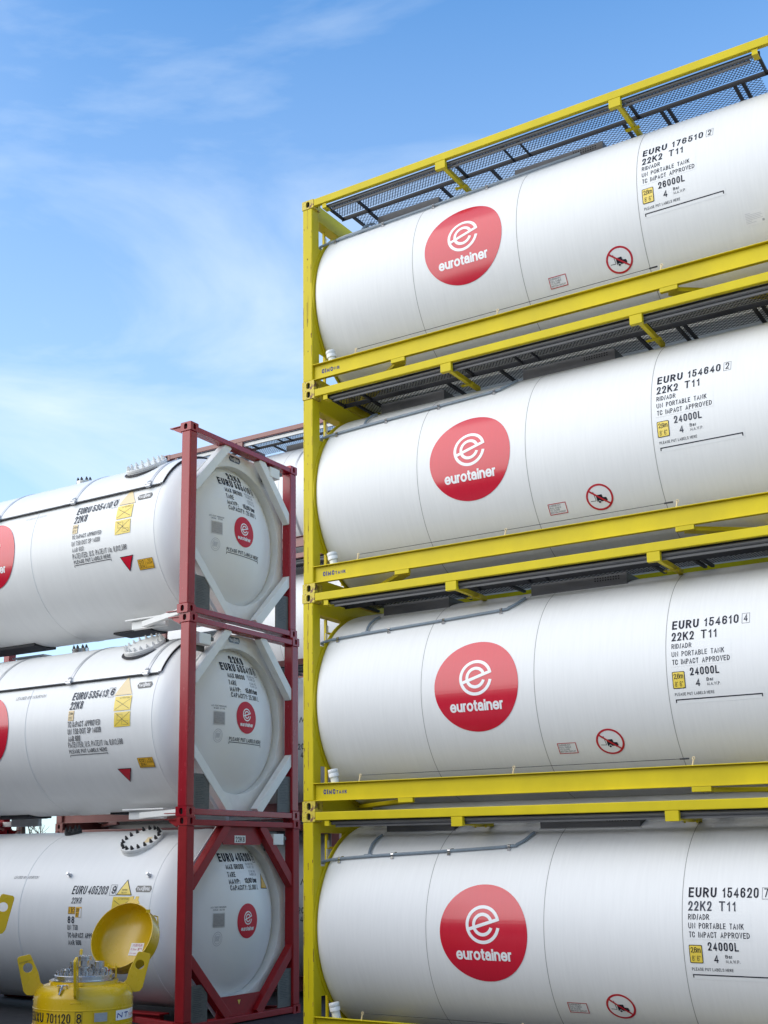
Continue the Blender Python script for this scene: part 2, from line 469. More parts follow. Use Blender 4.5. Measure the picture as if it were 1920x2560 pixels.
# stroke lettering: centre lines in a unit box, a third number is the corner radius (1 = as round as fits)
STROKES = {
 'A': (.72, [[(0, 0), (.5, 1), (1, 0)], [(.2, .31), (.8, .31)]]), 'B': (.68, [[(0, 0), (0, 1), (.93, 1, 1), (.93, .53, 1), (0, .53)], [(.1, .53), (1, .53, 1), (1, 0, 1), (0, 0)]]),
 'C': (.70, [[(1, .70), (1, 1, 1), (0, 1, 1), (0, 0, 1), (1, 0, 1), (1, .30)]]), 'D': (.70, [[(0, 0), (0, 1), (1, 1, 1), (1, 0, 1), 'z']]),
 'E': (.60, [[(1, 1), (0, 1), (0, 0), (1, 0)], [(.1, .52), (.92, .52)]]), 'F': (.56, [[(1, 1), (0, 1), (0, 0)], [(.1, .5), (.9, .5)]]),
 'G': (.72, [[(1, .70), (1, 1, 1), (0, 1, 1), (0, 0, 1), (1, 0, 1), (1, .46), (.58, .46)]]), 'H': (.68, [[(0, 0), (0, 1)], [(1, 0), (1, 1)], [(.1, .52), (.9, .52)]]),
 'I': (.0, [[(.5, 0), (.5, 1)]]), 'J': (.52, [[(1, 1), (1, 0, 1), (0, 0, 1), (0, .3)]]), 'K': (.68, [[(0, 0), (0, 1)], [(.96, 1), (.06, .36)], [(.40, .60), (1, 0)]]),
 'L': (.55, [[(0, 1), (0, 0), (1, 0)]]), 'M': (.84, [[(0, 0), (0, 1), (.5, .12), (1, 1), (1, 0)]]), 'N': (.70, [[(0, 0), (0, 1), (1, 0), (1, 1)]]),
 'O': (.74, [[(0, 0, 1), (0, 1, 1), (1, 1, 1), (1, 0, 1), 'z']]), 'P': (.64, [[(0, 0), (0, 1), (1, 1, 1), (1, .46, 1), (.1, .46)]]),
 'R': (.68, [[(0, 0), (0, 1), (.97, 1, 1), (.97, .48, 1), (.1, .48)], [(.55, .42), (1, 0)]]),
 'S': (.66, [[(.97, .74), (.97, 1, 1), (.02, 1, 1), (.02, .52, 1), (1, .52, 1), (1, 0, 1), (0, 0, 1), (0, .27)]]), 'T': (.62, [[(0, 1), (1, 1)], [(.5, .93), (.5, 0)]]),
 'U': (.68, [[(0, 1), (0, 0, 1), (1, 0, 1), (1, 1)]]), 'V': (.68, [[(0, 1), (.5, 0), (1, 1)]]), 'W': (.96, [[(0, 1), (.25, 0), (.5, .95), (.75, 0), (1, 1)]]),
 'X': (.68, [[(0, 0), (1, 1)], [(0, 1), (1, 0)]]), 'Y': (.68, [[(0, 1), (.5, .45), (1, 1)], [(.5, .45), (.5, 0)]]), 'Z': (.62, [[(0, 1), (1, 1), (0, 0), (1, 0)]]),
 '0': (.54, [[(0, 0, 1), (0, 1, 1), (1, 1, 1), (1, 0, 1), 'z']]), '1': (.34, [[(0, .72), (.78, .96), (.78, 0)]]),
 '2': (.54, [[(0, .70), (0, 1, 1), (1, 1, 1), (1, .52, .8), (.02, .0), (1, 0)]]), '3': (.54, [[(.02, .74), (.02, 1, 1), (.96, 1, 1), (.96, .53, 1), (.4, .53)], [(.5, .53), (1, .53, 1), (1, 0, 1), (0, 0, 1), (0, .26)]]),
 '4': (.56, [[(.76, 0), (.76, 1), (0, .25), (1, .25)]]), '5': (.54, [[(.93, 1), (.12, 1), (.04, .47), (.2, .62, .6), (1, .62, 1), (1, 0, 1), (0, 0, 1), (0, .25)]]),
 '6': (.54, [[(.97, .77), (.97, 1, 1), (0, 1, 1), (0, 0, 1), (1, 0, 1), (1, .58, 1), (.04, .58, 1), (.04, .38)]]), '7': (.52, [[(0, 1), (1, 1), (.34, 0)]]),
 '8': (.54, [[(.04, 1, 1), (.96, 1, 1), (.96, .54, 1), (.04, .54, 1), 'z'], [(0, .53, 1), (1, .53, 1), (1, 0, 1), (0, 0, 1), 'z']]),
 '9': (.54, [[(.03, .23), (.03, 0, 1), (1, 0, 1), (1, 1, 1), (0, 1, 1), (0, .42, 1), (.96, .42, 1), (.96, .62)]]),
 'a': (.48, [[(.05, .56), (.05, .73, 1), (.96, .73, 1), (.96, 0)], [(.9, .44), (0, .44, 1), (0, 0, 1), (.92, 0, 1), (.92, .2)]]), 'b': (.50, [[(0, 0), (0, 1)], [(0, 0, 1), (0, .73, 1), (1, .73, 1), (1, 0, 1), 'z']]),
 'e': (.52, [[(.05, .37), (1, .37), (1, .73, 1), (0, .73, 1), (0, 0, 1), (.97, 0, 1), (.97, .15)]]), 'g': (.50, [[(1, .7), (1, -.25, 1), (0, -.25, 1)], [(0, .05, 1), (0, .73, 1), (.95, .73, 1), (.95, .05, 1), 'z']]),
 'i': (.0, [[(.5, 0), (.5, .64)], [(.5, .93), (.5, .99)]]), 'l': (.0, [[(.5, 0), (.5, 1)]]), 'm': (.80, [[(0, 0), (0, .71)], [(0, .45), (0, .73, 1), (.5, .73, 1), (.5, 0)], [(.5, .45), (.5, .73, 1), (1, .73, 1), (1, 0)]]),
 'n': (.48, [[(0, 0), (0, .71)], [(0, .42), (0, .73, 1), (1, .73, 1), (1, 0)]]), 'o': (.54, [[(0, 0, 1), (0, .73, 1), (1, .73, 1), (1, 0, 1), 'z']]), 'r': (.28, [[(0, 0), (0, .71)], [(0, .38), (0, .72, 1), (.9, .72)]]),
 't': (.30, [[(.4, .95), (.4, 0, .8), (1, 0)], [(0, .72), (1, .72)]]), 'u': (.48, [[(0, .71), (0, 0, 1), (1, 0, 1), (1, .4)], [(1, 0), (1, .71)]]), 'k': (.48, [[(0, 0), (0, 1)], [(.95, .71), (.05, .28)], [(.4, .45), (1, 0)]]),
 '.': (.0, [[(.5, -.0), (.5, .03)]]), ',': (.0, [[(.5, .03), (.3, -.14)]]), ':': (.0, [[(.5, .08), (.5, .11)], [(.5, .6), (.5, .63)]]), '-': (.26, [[(0, .42), (1, .42)]]), '/': (.34, [[(0, -.04), (1, 1.04)]]),
 "'": (.0, [[(.5, .98), (.5, .82)]]), '"': (.16, [[(0, .98), (0, .82)], [(1, .98), (1, .82)]]), '!': (.0, [[(.5, 1), (.5, .38)], [(.5, .02), (.5, .06)]]),
}

def round_path(pts, fx, fy):
    closed = pts[-1] == 'z'
    P = [p for p in pts if p != 'z']
    n = len(P)
    Q = [Vector((fx(p[0]), fy(p[1]))) for p in P]
    out_ = []
    for i_ in range(n):
        r = P[i_][2] if len(P[i_]) > 2 else 0
        if r <= 0 or (not closed and i_ in (0, n - 1)):
            out_.append(Q[i_]); continue
        a, b, c = Q[i_ - 1], Q[i_], Q[(i_ + 1) % n]
        ra = len(P[i_ - 1]) > 2 and (closed or i_ - 1 > 0)
        rc = len(P[(i_ + 1) % n]) > 2 and (closed or i_ + 1 < n - 1)
        la = (a - b).length * (0.5 if ra else 0.96) * r
        lc = (c - b).length * (0.5 if rc else 0.96) * r
        la, lc = min(la, lc * 1.45), min(lc, la * 1.45)
        p0 = b + (a - b).normalized() * la
        p1 = b + (c - b).normalized() * lc
        for k in range(8):
            t_ = pi / 2 * k / 7
            out_.append(p0 + (b - p0) * sin(t_) + (p1 - b) * (1 - cos(t_)))
    # drop doubled points
    res = [out_[0]]
    for p in out_[1:]:
        if (p - res[-1]).length > 1e-5:
            res.append(p)
    if closed and (res[0] - res[-1]).length < 1e-5:
        res.pop()
    return res, closed

def stroke_text(txt, w, h, t, shear):
    """returns vertices (x, y, extra lift) and faces; every character is a few strokes of even thickness t."""
    low = txt.islower()
    gap = 0.035 * h if low else 0.15 * h + t * 0.35
    nat = []
    for ch in txt:
        if ch == ' ':
            nat.append(None)
        else:
            nat.append(STROKES[ch][0] * h * (1.25 if low else 1.0))
    fixed = sum(t if c is not None else 0 for c in nat)
    body = sum(max(0, c - t) if c is not None else 0.26 * h for c in nat)
    gaps = gap * (len(txt) - 1)
    k = 1.0 if w is None else max(0.12, (w - fixed) / max(1e-6, body + gaps))
    vs, fs = [], []
    x = 0.0
    for ch, c in zip(txt, nat):
        if c is None:
            x += (0.26 * h + gap) * k; continue
        bw = max(0, c - t) * k
        for si, st in enumerate(STROKES[ch][1]):
            pts, closed = round_path(st, lambda u: x + t / 2 + bw * u, lambda v: t / 2 + (h - t) * v)
            n = len(pts)
            if not closed:
                d0 = (pts[0] - pts[1]).normalized(); d1 = (pts[-1] - pts[-2]).normalized()
                pts[0] = pts[0] + d0 * (t / 2); pts[-1] = pts[-1] + d1 * (t / 2)
            base = len(vs)
            for i_ in range(n):
                if closed:
                    a, b = pts[i_ - 1], pts[(i_ + 1) % n]
                else:
                    a, b = pts[max(0, i_ - 1)], pts[min(n - 1, i_ + 1)]
                p = pts[i_]
                d1 = (p - a).normalized() if (p - a).length > 1e-9 else (b - p).normalized()
                d2 = (b - p).normalized() if (b - p).length > 1e-9 else d1
                n1 = Vector((-d1.y, d1.x)); n2 = Vector((-d2.y, d2.x))
                mt = n1 + n2
                mt = mt.normalized() if mt.length > 1e-6 else n1
                ln_ = min(1.9, 1 / max(0.35, mt.dot(n1))) * t / 2
                for sg in (1, -1):
                    q = p + mt * (sg * ln_)
                    vs.append((q.x + shear * q.y, min(h * 1.02, max(q.y, -0.3 * h)), 0.00022 * si))
            for i_ in range(n if closed else n - 1):
                j_ = (i_ + 1) % n
                fs.append((base + 2 * i_, base + 2 * i_ + 1, base + 2 * j_ + 1, base + 2 * j_))
        x += t + bw + gap * k
    return vs, fs, x - gap * k

class Decal:
    def __init__(s):
        s.v, s.f, s.m, s.lift = [], [], [], []
        s.mats = []
    def mi(s, mat):
        if mat not in s.mats:
            s.mats.append(mat)
        return s.mats.index(mat)
    def raw(s, vs, fs, mat, lift):
        b = len(s.v)
        s.v += vs; s.lift += [lift] * len(vs)
        i = s.mi(mat)
        for f in fs:
            s.f.append(tuple(b + k for k in f)); s.m.append(i)
        return s
    def poly(s, pts, mat, lift=0.003, holes=()):
        loops = [list(pts)] + [list(h) for h in holes]
        flat = [p for lp in loops for p in lp]
        tri = tessellate_polygon([[Vector((p[0], p[1], 0)) for p in lp] for lp in loops])
        return s.raw(flat, [tuple(t) for t in tri], mat, lift)
    def rect(s, x0, y0, x1, y1, mat, lift=0.003):
        return s.poly([(x0, y0), (x1, y0), (x1, y1), (x0, y1)], mat, lift)
    def frame(s, x0, y0, x1, y1, w, mat, lift=0.003):
        return s.poly([(x0, y0), (x1, y0), (x1, y1), (x0, y1)], mat, lift, [[(x0 + w, y0 + w), (x0 + w, y1 - w), (x1 - w, y1 - w), (x1 - w, y0 + w)]])
    def line(s, p, q, w, mat, lift=0.003):
        dx, dy = q[0] - p[0], q[1] - p[1]
        l = sqrt(dx * dx + dy * dy); nx, ny = -dy / l * w / 2, dx / l * w / 2
        return s.poly([(p[0] + nx, p[1] + ny), (p[0] - nx, p[1] - ny), (q[0] - nx, q[1] - ny), (q[0] + nx, q[1] + ny)], mat, lift)
    def arc(s, cx, cy, r0, r1, a0, a1, mat, lift=0.003, n=48, sy=1.0):
        for_ = [(cx + r1 * cos(a0 + (a1 - a0) * i / n), cy + sy * r1 * sin(a0 + (a1 - a0) * i / n)) for i in range(n + 1)]
        inn = [(cx + r0 * cos(a0 + (a1 - a0) * i / n), cy + sy * r0 * sin(a0 + (a1 - a0) * i / n)) for i in range(n + 1)]
        vs = for_ + inn
        fs = [(i, i + 1, n + 2 + i, n + 1 + i) for i in range(n)]
        return s.raw(vs, fs, mat, lift)
    def disc(s, cx, cy, r, mat, lift=0.003, n=64, sy=1.0):
        return s.poly([(cx + r * cos(2 * pi * i / n), cy + sy * r * sin(2 * pi * i / n)) for i in range(n)], mat, lift)
    def text(s, txt, x, y, w, h, mat, lift=0.003, bold=0.012, shear=0.0, fit='cap', align='l'):
        """x,y = left end of the baseline; w = full width (None keeps proportions); h = capital height."""
        if all(ch == ' ' or ch in STROKES for ch in txt):
            if fit == 'box':
                h = h / 1.0
            t_ = h * (0.10 + min(0.03, max(0.0, bold)) * 4.0)
            if w is not None:
                t_ = min(t_, (0.42 if txt.islower() else (0.31 if bold >= 0.026 else 0.25)) * w / max(1, len(txt)))
            vs, fs, tw = stroke_text(txt, w, h, t_, shear)
            ox = x if align == 'l' else (x - tw if align == 'r' else x - tw / 2)
            b = len(s.v)
            s.v += [(ox + v[0], y + v[1]) for v in vs]; s.lift += [lift + v[2] for v in vs]
            i = s.mi(mat)
            for f in fs:
                s.f.append(tuple(b + q for q in f)); s.m.append(i)
            return s
        vs, fs = glyphs(txt, bold, shear)
        x0 = min(v[0] for v in vs); x1 = max(v[0] for v in vs)
        y1 = max(v[1] for v in vs); y0 = min(v[1] for v in vs)
        if fit == 'cap':
            ky = h / 0.69; oy = 0.0
        else:
            ky = h / (y1 - y0); oy = y0
        kx = ky if w is None else w / (x1 - x0)
        ox = x if align == 'l' else (x - (x1 - x0) * kx if align == 'r' else x - (x1 - x0) * kx / 2)
        return s.raw([(ox + (v[0] - x0) * kx, y + (v[1] - oy) * ky) for v in vs], fs, mat, lift)
    def build(s, name, parent, fmap, cut=0.06, cutx=None, label=None):
        me = bpy.data.meshes.new(name)
        me.from_pydata([(a, b, c) for (a, b), c in zip(s.v, s.lift)], [], s.f)
        for x in s.mats:
            me.materials.append(M[x])
        me.polygons.foreach_set('material_index', s.m)
        bm = bmesh.new(); bm.from_mesh(me)
        for ax, st in ((1, cut), (0, cutx)):
            if not st:
                continue
            lo = min(v[ax] for v in s.v); hi = max(v[ax] for v in s.v)
            k = math.floor(lo / st) + 1
            while k * st < hi:
                no = Vector((0, 0, 0)); no[ax] = 1
                bmesh.ops.bisect_plane(bm, geom=bm.verts[:] + bm.edges[:] + bm.faces[:], dist=1e-6, plane_co=no * (k * st), plane_no=no)
                k += 1
        for v in bm.verts:
            v.co = Vector(fmap(v.co.x, v.co.y, v.co.z))
        bm.to_mesh(me); bm.free()
        me.update()
        o = bpy.data.objects.new(name, me)
        COL.objects.link(o)
        o.parent = parent
        if label:
            o['label'] = label
        return o

def cyl_map(R, yc, zc):
    def f(u, s_, off):
        th = s_ / R
        return (u, yc - (R + off) * cos(th), zc + (R + off) * sin(th))
    return f

def dome_map(R, xs, dp, yc, zc):
    def f(dy, dz, off):
        r2_ = min(0.98, (dy * dy + dz * dz) / (R * R))
        x = dp * sqrt(1 - r2_)
        n = Vector((x / dp ** 2, dy / R ** 2, dz / R ** 2)).normalized()
        return (xs + x + n.x * off, yc + dy + n.y * off, zc + dz + n.z * off)
    return f

def company_logo(parent, fmap, cx, cy, r, k=1.0, cutx=None, mat='logo'):
    """red round decal with the white ring-e mark and the word under it."""
    d = Decal()
    d.disc(cx, cy, r, mat, 0.003, 96)
    lo = d.build('company_logo', parent, fmap, 0.05 * max(k, 0.5), cutx)
    d = Decal()
    ex, ey = cx + 0.001 * k, cy + 0.085 * k
    d.arc(ex, ey, 0.163 * k, 0.197 * k, radians(13), radians(350), 'vinyl_white', 0.005, 80)
    d.arc(ex, ey, 0.086 * k, 0.120 * k, radians(20), radians(342), 'vinyl_white', 0.0056, 64)
    d.poly([(ex - 0.170 * k, ey - 0.035 * k), (ex - 0.160 * k, ey - 0.067 * k), (ex + 0.192 * k, ey + 0.0415 * k), (ex + 0.182 * k, ey + 0.073 * k)], 'vinyl_white', 0.0062)
    d.text('eurotainer', cx - 0.325 * k, cy - 0.279 * k, 0.64 * k, 0.121 * k, 'vinyl_white', 0.005, bold=0.022, fit='box')
    m_ = d.build('logo_lettering', lo, fmap, 0.05, cutx)
    return lo

# ------------------------------------------------------------------ shared container parts
def rounded(x0, y0, x1, y1, r, n=6):
    pts = []
    for cx, cy, a in ((x1 - r, y0 + r, -90), (x1 - r, y1 - r, 0), (x0 + r, y1 - r, 90), (x0 + r, y0 + r, 180)):
        for i in range(n + 1):
            t = radians(a + 90 * i / n)
            pts.append((cx + r * cos(t), cy + r * sin(t)))
    return pts

def casting_fn(mb):
    """ISO corner casting 178 x 162 x 118 with oval apertures, origin at its low corner."""
    lx, ly, lz = 0.178, 0.162, 0.118
    c = 0.012
    def facep(o, ax, ay, w, h, hw, hh, cx):
        o, ax, ay = Vector(o), Vector(ax), Vector(ay)
        an = ax.cross(ay)
        outer = rounded(0, 0, w, h, c, 3)
        hole = rounded(cx - hw / 2, h / 2 - hh / 2, cx + hw / 2, h / 2 + hh / 2, hw / 2 - 0.002, 7)
        tri = tessellate_polygon([[Vector((*p, 0)) for p in outer], [Vector((*p, 0)) for p in hole]])
        flat = outer + hole
        b = len(mb.v)
        mb.v += [tuple(o + ax * p[0] + ay * p[1]) for p in flat]
        for t in tri:
            mb.face([b + i for i in t], 0)
        hb = len(mb.v)
        mb.v += [tuple(o + ax * p[0] + ay * p[1] - an * 0.03) for p in hole]
        nh = len(hole); no = len(outer)
        for i in range(nh):
            j = (i + 1) % nh
            mb.face((b + no + i, b + no + j, hb + j, hb + i), 0)
        mb.face([hb + i for i in range(nh)], 1)
    facep((0, 0, 0), (1, 0, 0), (0, 0, 1), lx, lz, 0.058, 0.082, lx / 2)
    facep((lx, ly, 0), (-1, 0, 0), (0, 0, 1), lx, lz, 0.058, 0.082, lx / 2)
    facep((lx, 0, 0), (0, 1, 0), (0, 0, 1), ly, lz, 0.050, 0.080, ly / 2)
    facep((0, ly, 0), (0, -1, 0), (0, 0, 1), ly, lz, 0.050, 0.080, ly / 2)
    # solid core a little inside the faces closes the rounded corners and the top and bottom
    mb.box(0.031, lx - 0.031, 0.031, ly - 0.031, 0.002, lz - 0.002, 1)
    e = 0.0015
    P = [(e, c), (c, e), (lx - c, e), (lx - e, c), (lx - e, ly - c), (lx - c, ly - e), (c, ly - e), (e, ly - c)]
    mb.plate(P, [], (0, 0, lz - 0.012), (1, 0, 0), (0, 1, 0), 0.012)
    mb.plate(P, [], (0, 0, 0), (1, 0, 0), (0, 1, 0), 0.012)

def casting(parent, x0, y0, z0, mat, key):
    return part('corner_casting', parent, 'cast_' + key, casting_fn, [mat, 'hole'], loc=(x0, y0, z0))

def grating_fn(x0, x1, y0, y1, z, px=0.040, py=0.029, w=0.0056, h=0.007):
    """expanded metal: staggered diamonds made of slim upright strands."""
    def fn(mb):
        ny = int((y1 - y0) / py)
        nx = int((x1 - x0) / px)
        for j in range(ny):
            ya = y0 + j * py; yb = ya + py
            for i in range(nx + 1):
                xa = x0 + i * px + (px / 2 if j % 2 else 0)
                for sgn in (-1, 1):
                    xb = xa + sgn * px / 2
                    if xb < x0 - 1e-6 or xb > x1 + 1e-6 or xa < x0 - 1e-6 or xa > x1 + 1e-6:
                        continue
                    b = len(mb.v)
                    mb.v += [(xa - w, ya, z), (xa + w, ya, z), (xb + w, yb, z + 0.004), (xb - w, yb, z + 0.004),
                             (xa, ya, z + h), (xb, yb, z + h)]
                    mb.face((b, b + 1, b + 2, b + 3)); mb.face((b + 1, b + 4, b + 5, b + 2)); mb.face((b + 4, b, b + 3, b + 5))
    return fn

def channel(mb, x0, x1, yf, yw, z0, z1, t=0.010, sgn=1):
    """side rail: web at yw, flanges running out to yf."""
    ya, yb = min(yf, yw), max(yf, yw)
    mb.box(x0, x1, yw - 0.004, yw + 0.004, z0 + t, z1 - t)
    mb.box(x0, x1, ya - (0.004 if sgn < 0 else 0), yb + (0.004 if sgn > 0 else 0), z1 - t, z1)
    mb.box(x0, x1, ya - (0.004 if sgn < 0 else 0), yb + (0.004 if sgn > 0 else 0), z0, z0 + t)

# ------------------------------------------------------------------ framed tank container (yellow stack, brown stacks)
YC = 1.219
def framed_tank(label, loc, group, frame='yellow', cast='yellow_worn', zc=1.2755, R=1.2, ds=0.0, serial=None, digit='',
                cap='24000L', emx=0.0, br2=4.37, detail=True, maker='TANK', hose=True, curved_hose=True, paper=False, faded=()):
    t = thing('tank_container', label, 'tank container', loc, group)
    fk = frame
    # corner castings, posts
    for cx in (0.0, L - 0.178):
        for cy in (0.0, W - 0.162):
            for cz in (0.0, H - 0.118):
                casting(t, cx, cy, cz, cast, cast)
    for i, px in enumerate((0.006, L - 0.152)):
        for j, py in enumerate((0.006, W - 0.166)):
            part('corner_post', t, f'post_{fk}', lambda mb: mb.box(0, 0.146, 0, 0.160, 0.118, H - 0.118), frame, bevel=0.012, loc=(px, py, 0))
    if detail and frame == 'yellow':
        rnd = random.Random(serial)
        d = Decal()
        for k in range(26):
            z = rnd.uniform(0.16, 2.40); ln_ = rnd.choice((0.02, 0.03, 0.05, 0.10, 0.22, 0.35)) * rnd.uniform(0.6, 1.3)
            x = rnd.choice((0.020, 0.022, 0.075, 0.080, 0.136, 0.140)) + rnd.uniform(-0.006, 0.006)
            wd = rnd.uniform(0.0012, 0.0045) * (1.6 if ln_ < 0.06 else 1.0)
            n = 6
            lft = [(x - wd * rnd.uniform(0.3, 1.4), z + ln_ * q / n) for q in range(n + 1)]
            rgt = [(x + wd * rnd.uniform(0.3, 1.4), z + ln_ * q / n) for q in range(n + 1)]
            d.poly(lft + rgt[::-1], rnd.choice(('rust', 'stain', 'stain')), 0.0006 + 0.00005 * k)
        d.build('rust_streaks', t, lambda u, v, off: (u + 0.003, 0.006 - off, v), None)
    # side rails
    part('top_side_rail', t, f'trail_{fk}', lambda mb: mb.box(0.178, L - 0.178, 0, 0.055, 2.488, 2.584), frame, bevel=0.007, loc=(0, 0.004, 0))
    part('top_side_rail', t, f'trail_{fk}', None, frame, bevel=0.007, loc=(0, W - 0.059, 0))
    part('bottom_side_rail', t, f'brail_{fk}', lambda mb: channel(mb, 0.1535, L - 0.1535, 0.002, 0.050, 0.116, 0.324), frame, bevel=0.003)
    part('bottom_side_rail', t, f'brailb_{fk}', lambda mb: channel(mb, 0.1535, L - 0.1535, W - 0.002, W - 0.050, 0.116, 0.324, sgn=-1), frame, bevel=0.003)
    # end rails
    for ex in (0.004, L - 0.144):
        part('top_end_rail', t, f'terail_{fk}', lambda mb: mb.box(0, 0.14, 0.162, W - 0.162, 2.352, 2.580), frame, bevel=0.008, loc=(ex, 0, 0))
        part('bottom_end_rail', t, f'berail_{fk}', lambda mb: mb.box(0.01, 0.13, 0.162, W - 0.162, 0.012, 0.20), frame, bevel=0.008, loc=(ex, 0, 0))
    # end rings that carry the tank, with gussets to the posts
    def ring_fn(x):
        def fn(mb):
            ro, ri = R + 0.007, R - 0.10
            n = 72
            outer = [(ro * cos(2 * pi * i / n), ro * sin(2 * pi * i / n)) for i in range(n)]
            outer = [(max(-1.21, min(1.21, a)), b) for a, b in outer]
            inner = [(ri * cos(2 * pi * i / n), ri * sin(2 * pi * i / n)) for i in range(n)]
            mb.plate(outer, [inner], (x, YC, zc), (0, 1, 0), (0, 0, 1), 0.012)
        return fn
    part('end_ring', t, f'ringa_{fk}_{R}_{zc}', ring_fn(0.150), frame)
    part('end_ring', t, f'ringb_{fk}_{R}_{zc}', ring_fn(L - 0.162), frame)
    def gusset_fn(x, sg):
        def fn(mb):
            if True:
                pts = [(sg * (YC - 0.13), 0.53 - zc), (sg * (YC - 0.13), 1.97 - zc)]
                for k in range(13):
                    z = 1.97 - (1.97 - 0.53) * k / 12 - zc
                    pts.append((sg * (sqrt(max(0, (R - 0.03) ** 2 - z * z))), z))
                if sg < 0:
                    pts = pts[::-1]
                mb.plate(pts, [], (x, YC, zc), (0, 1, 0), (0, 0, 1), 0.010)
        return fn
    pieces('post_gusset', t, f'gus_{fk}_{R}_{zc}', [gusset_fn(x, sg) for x in (0.136, L - 0.146) for sg in (-1, 1)], frame)
    # upright plates between the top end rail and the ring
    pieces('ring_hanger', t, f'hang_{fk}', [(lambda x, y: (lambda mb: mb.box(x, x + 0.012, y, y + 0.30, 2.05, 2.351)))(x, y) for x in (0.136, L - 0.148) for y in (0.62, W - 0.92)], frame)
    # diagonal braces under the bottom rails
    def brace_fn(sx, sy):
        def fn(mb):
            if True:
                fx = (lambda v: v) if sx == 0 else (lambda v: L - v)
                fy = (lambda v: v) if sy == 0 else (lambda v: W - v)
                mb.beam((fx(1.39), fy(0.075), 0.088), (fx(0.20), fy(1.02), 0.088), 0.13, 0.045)
                mb.box(min(fx(1.29), fx(1.48)), max(fx(1.29), fx(1.48)), min(fy(0.003), fy(0.05)), max(fy(0.003), fy(0.05)), 0.066, 0.115)
        return fn
    pieces('diagonal_brace', t, f'brace_{fk}', [brace_fn(a, b) for a in (0, 1) for b in (0, 1)], frame, bevel=0.004)
    # tank shell with rounded cladding ends
    def shell_fn(mb):
        pr = [(0.03, 0.0), (0.05, 0.35), (0.09, 0.75), (0.15, 1.08), (0.153, R - 0.085), (0.160, R - 0.050), (0.178, R - 0.026), (0.208, R - 0.010), (0.25, R - 0.003), (0.31, R), (1.0, R)]
        xs = [1.6, 2.2, 2.98, 3.7, 4.40, 5.1]
        pr += [(x, R) for x in xs]
        pr += [(L - a, r) for a, r in pr[:10][::-1]]
        mb.lathe(pr, (0, YC, zc), (1, 0, 0), 128)
    shell = part('tank_shell', t, f'shell_{R}_{zc}', shell_fn, 'white', smooth=40)
    pieces('cladding_seam', shell, f'seam_{R}_{zc}', [(lambda x: (lambda mb: mb.lathe([(x - 0.0036, R + 0.0009), (x + 0.0036, R + 0.0009)], (0, YC, zc), (1, 0, 0), 128)))(x) for x in (1.606, 2.975, 4.40)], 'seam', smooth=40)
    # walkway on the roof
    wk = part('walkway_grating', t, 'walk', lambda mb: (grating_fn(0.30, L - 0.30, 0.135, 0.48, 2.50)(mb), grating_fn(0.42, L - 0.40, 0.56, 1.02, 2.52, 0.055, 0.026)(mb)), 'galv')
    def wframe(mb):
        mb.beam((0.30, 0.125, 2.497), (L - 0.30, 0.125, 2.497), 0.02, 0.035)
        mb.box(0.30, L - 0.30, 0.482, 0.488, 2.452, 2.512)
        mb.box(0.30, L - 0.30, 0.490, 0.545, 2.500, 2.508)
        for x in (0.30, 0.70, 2.12, 2.76, 2.97, 4.30, 5.72):
            mb.box(x, x + (0.014 if x in (2.97, 2.76) else 0.03), 0.137, 0.480, 2.468, 2.498)
        for x in (0.42, 0.66, 1.72, 2.42, 4.10, 4.54, 4.62, 5.36, 5.45):
            mb.box(x, x + 0.035, 0.55, 1.05, 2.49, 2.518)
    part('walkway_frame', t, 'walkframe', wframe, 'dark_steel')
    part('handrail_tube', t, 'handrail', lambda mb: (mb.tube([(0.36, 0.085, 2.455), (L - 0.36, 0.085, 2.455)], 0.019, 10), mb.box(0.40, L - 0.4, 0.098, 0.118, 2.41, 2.44)), 'rail_grey', smooth=40)
    def arm_fn(xc):
        def fn(mb):
            mb.box(xc - 0.068, xc + 0.068, 0.006, 0.014, 2.385, 2.487)
            mb.box(xc - 0.068, xc - 0.060, 0.014, 0.06, 2.385, 2.487)
            mb.box(xc + 0.060, xc + 0.068, 0.014, 0.06, 2.385, 2.487)
            mb.box(xc - 0.059, xc + 0.059, 0.0145, 0.06, 2.385, 2.393)
            mb.box(xc + 0.004, xc + 0.052, 0.061, 0.80, 2.395, 2.450)
            mb.box(xc - 0.07, xc + 0.10, 0.50, 0.56, 2.388, 2.394)
            mb.cyl((xc - 0.045, 0.53, 2.38), (xc - 0.045, 0.53, 2.41), 0.012, 8)
            mb.cyl((xc + 0.08, 0.53, 2.38), (xc + 0.08, 0.53, 2.41), 0.012, 8)
        return fn
    for xc in (2.02, br2):
        part('walkway_bracket', t, f'arm_{fk}_{xc}', arm_fn(xc), frame, bevel=0.003)
    def lug_fn(x):
        def fn(mb):
            mb.box(x - 0.03, x + 0.03, 0.02, 0.13, 2.425, 2.437)
            mb.box(x - 0.03, x + 0.03, 0.02, 0.03, 2.437, 2.487)
        return fn
    pieces('handrail_clip', t, f'hclip_{fk}', [lug_fn(x) for x in (0.33, L - 0.33)], frame)
    # spill boxes round the valves and manhole
    ztop = zc + R
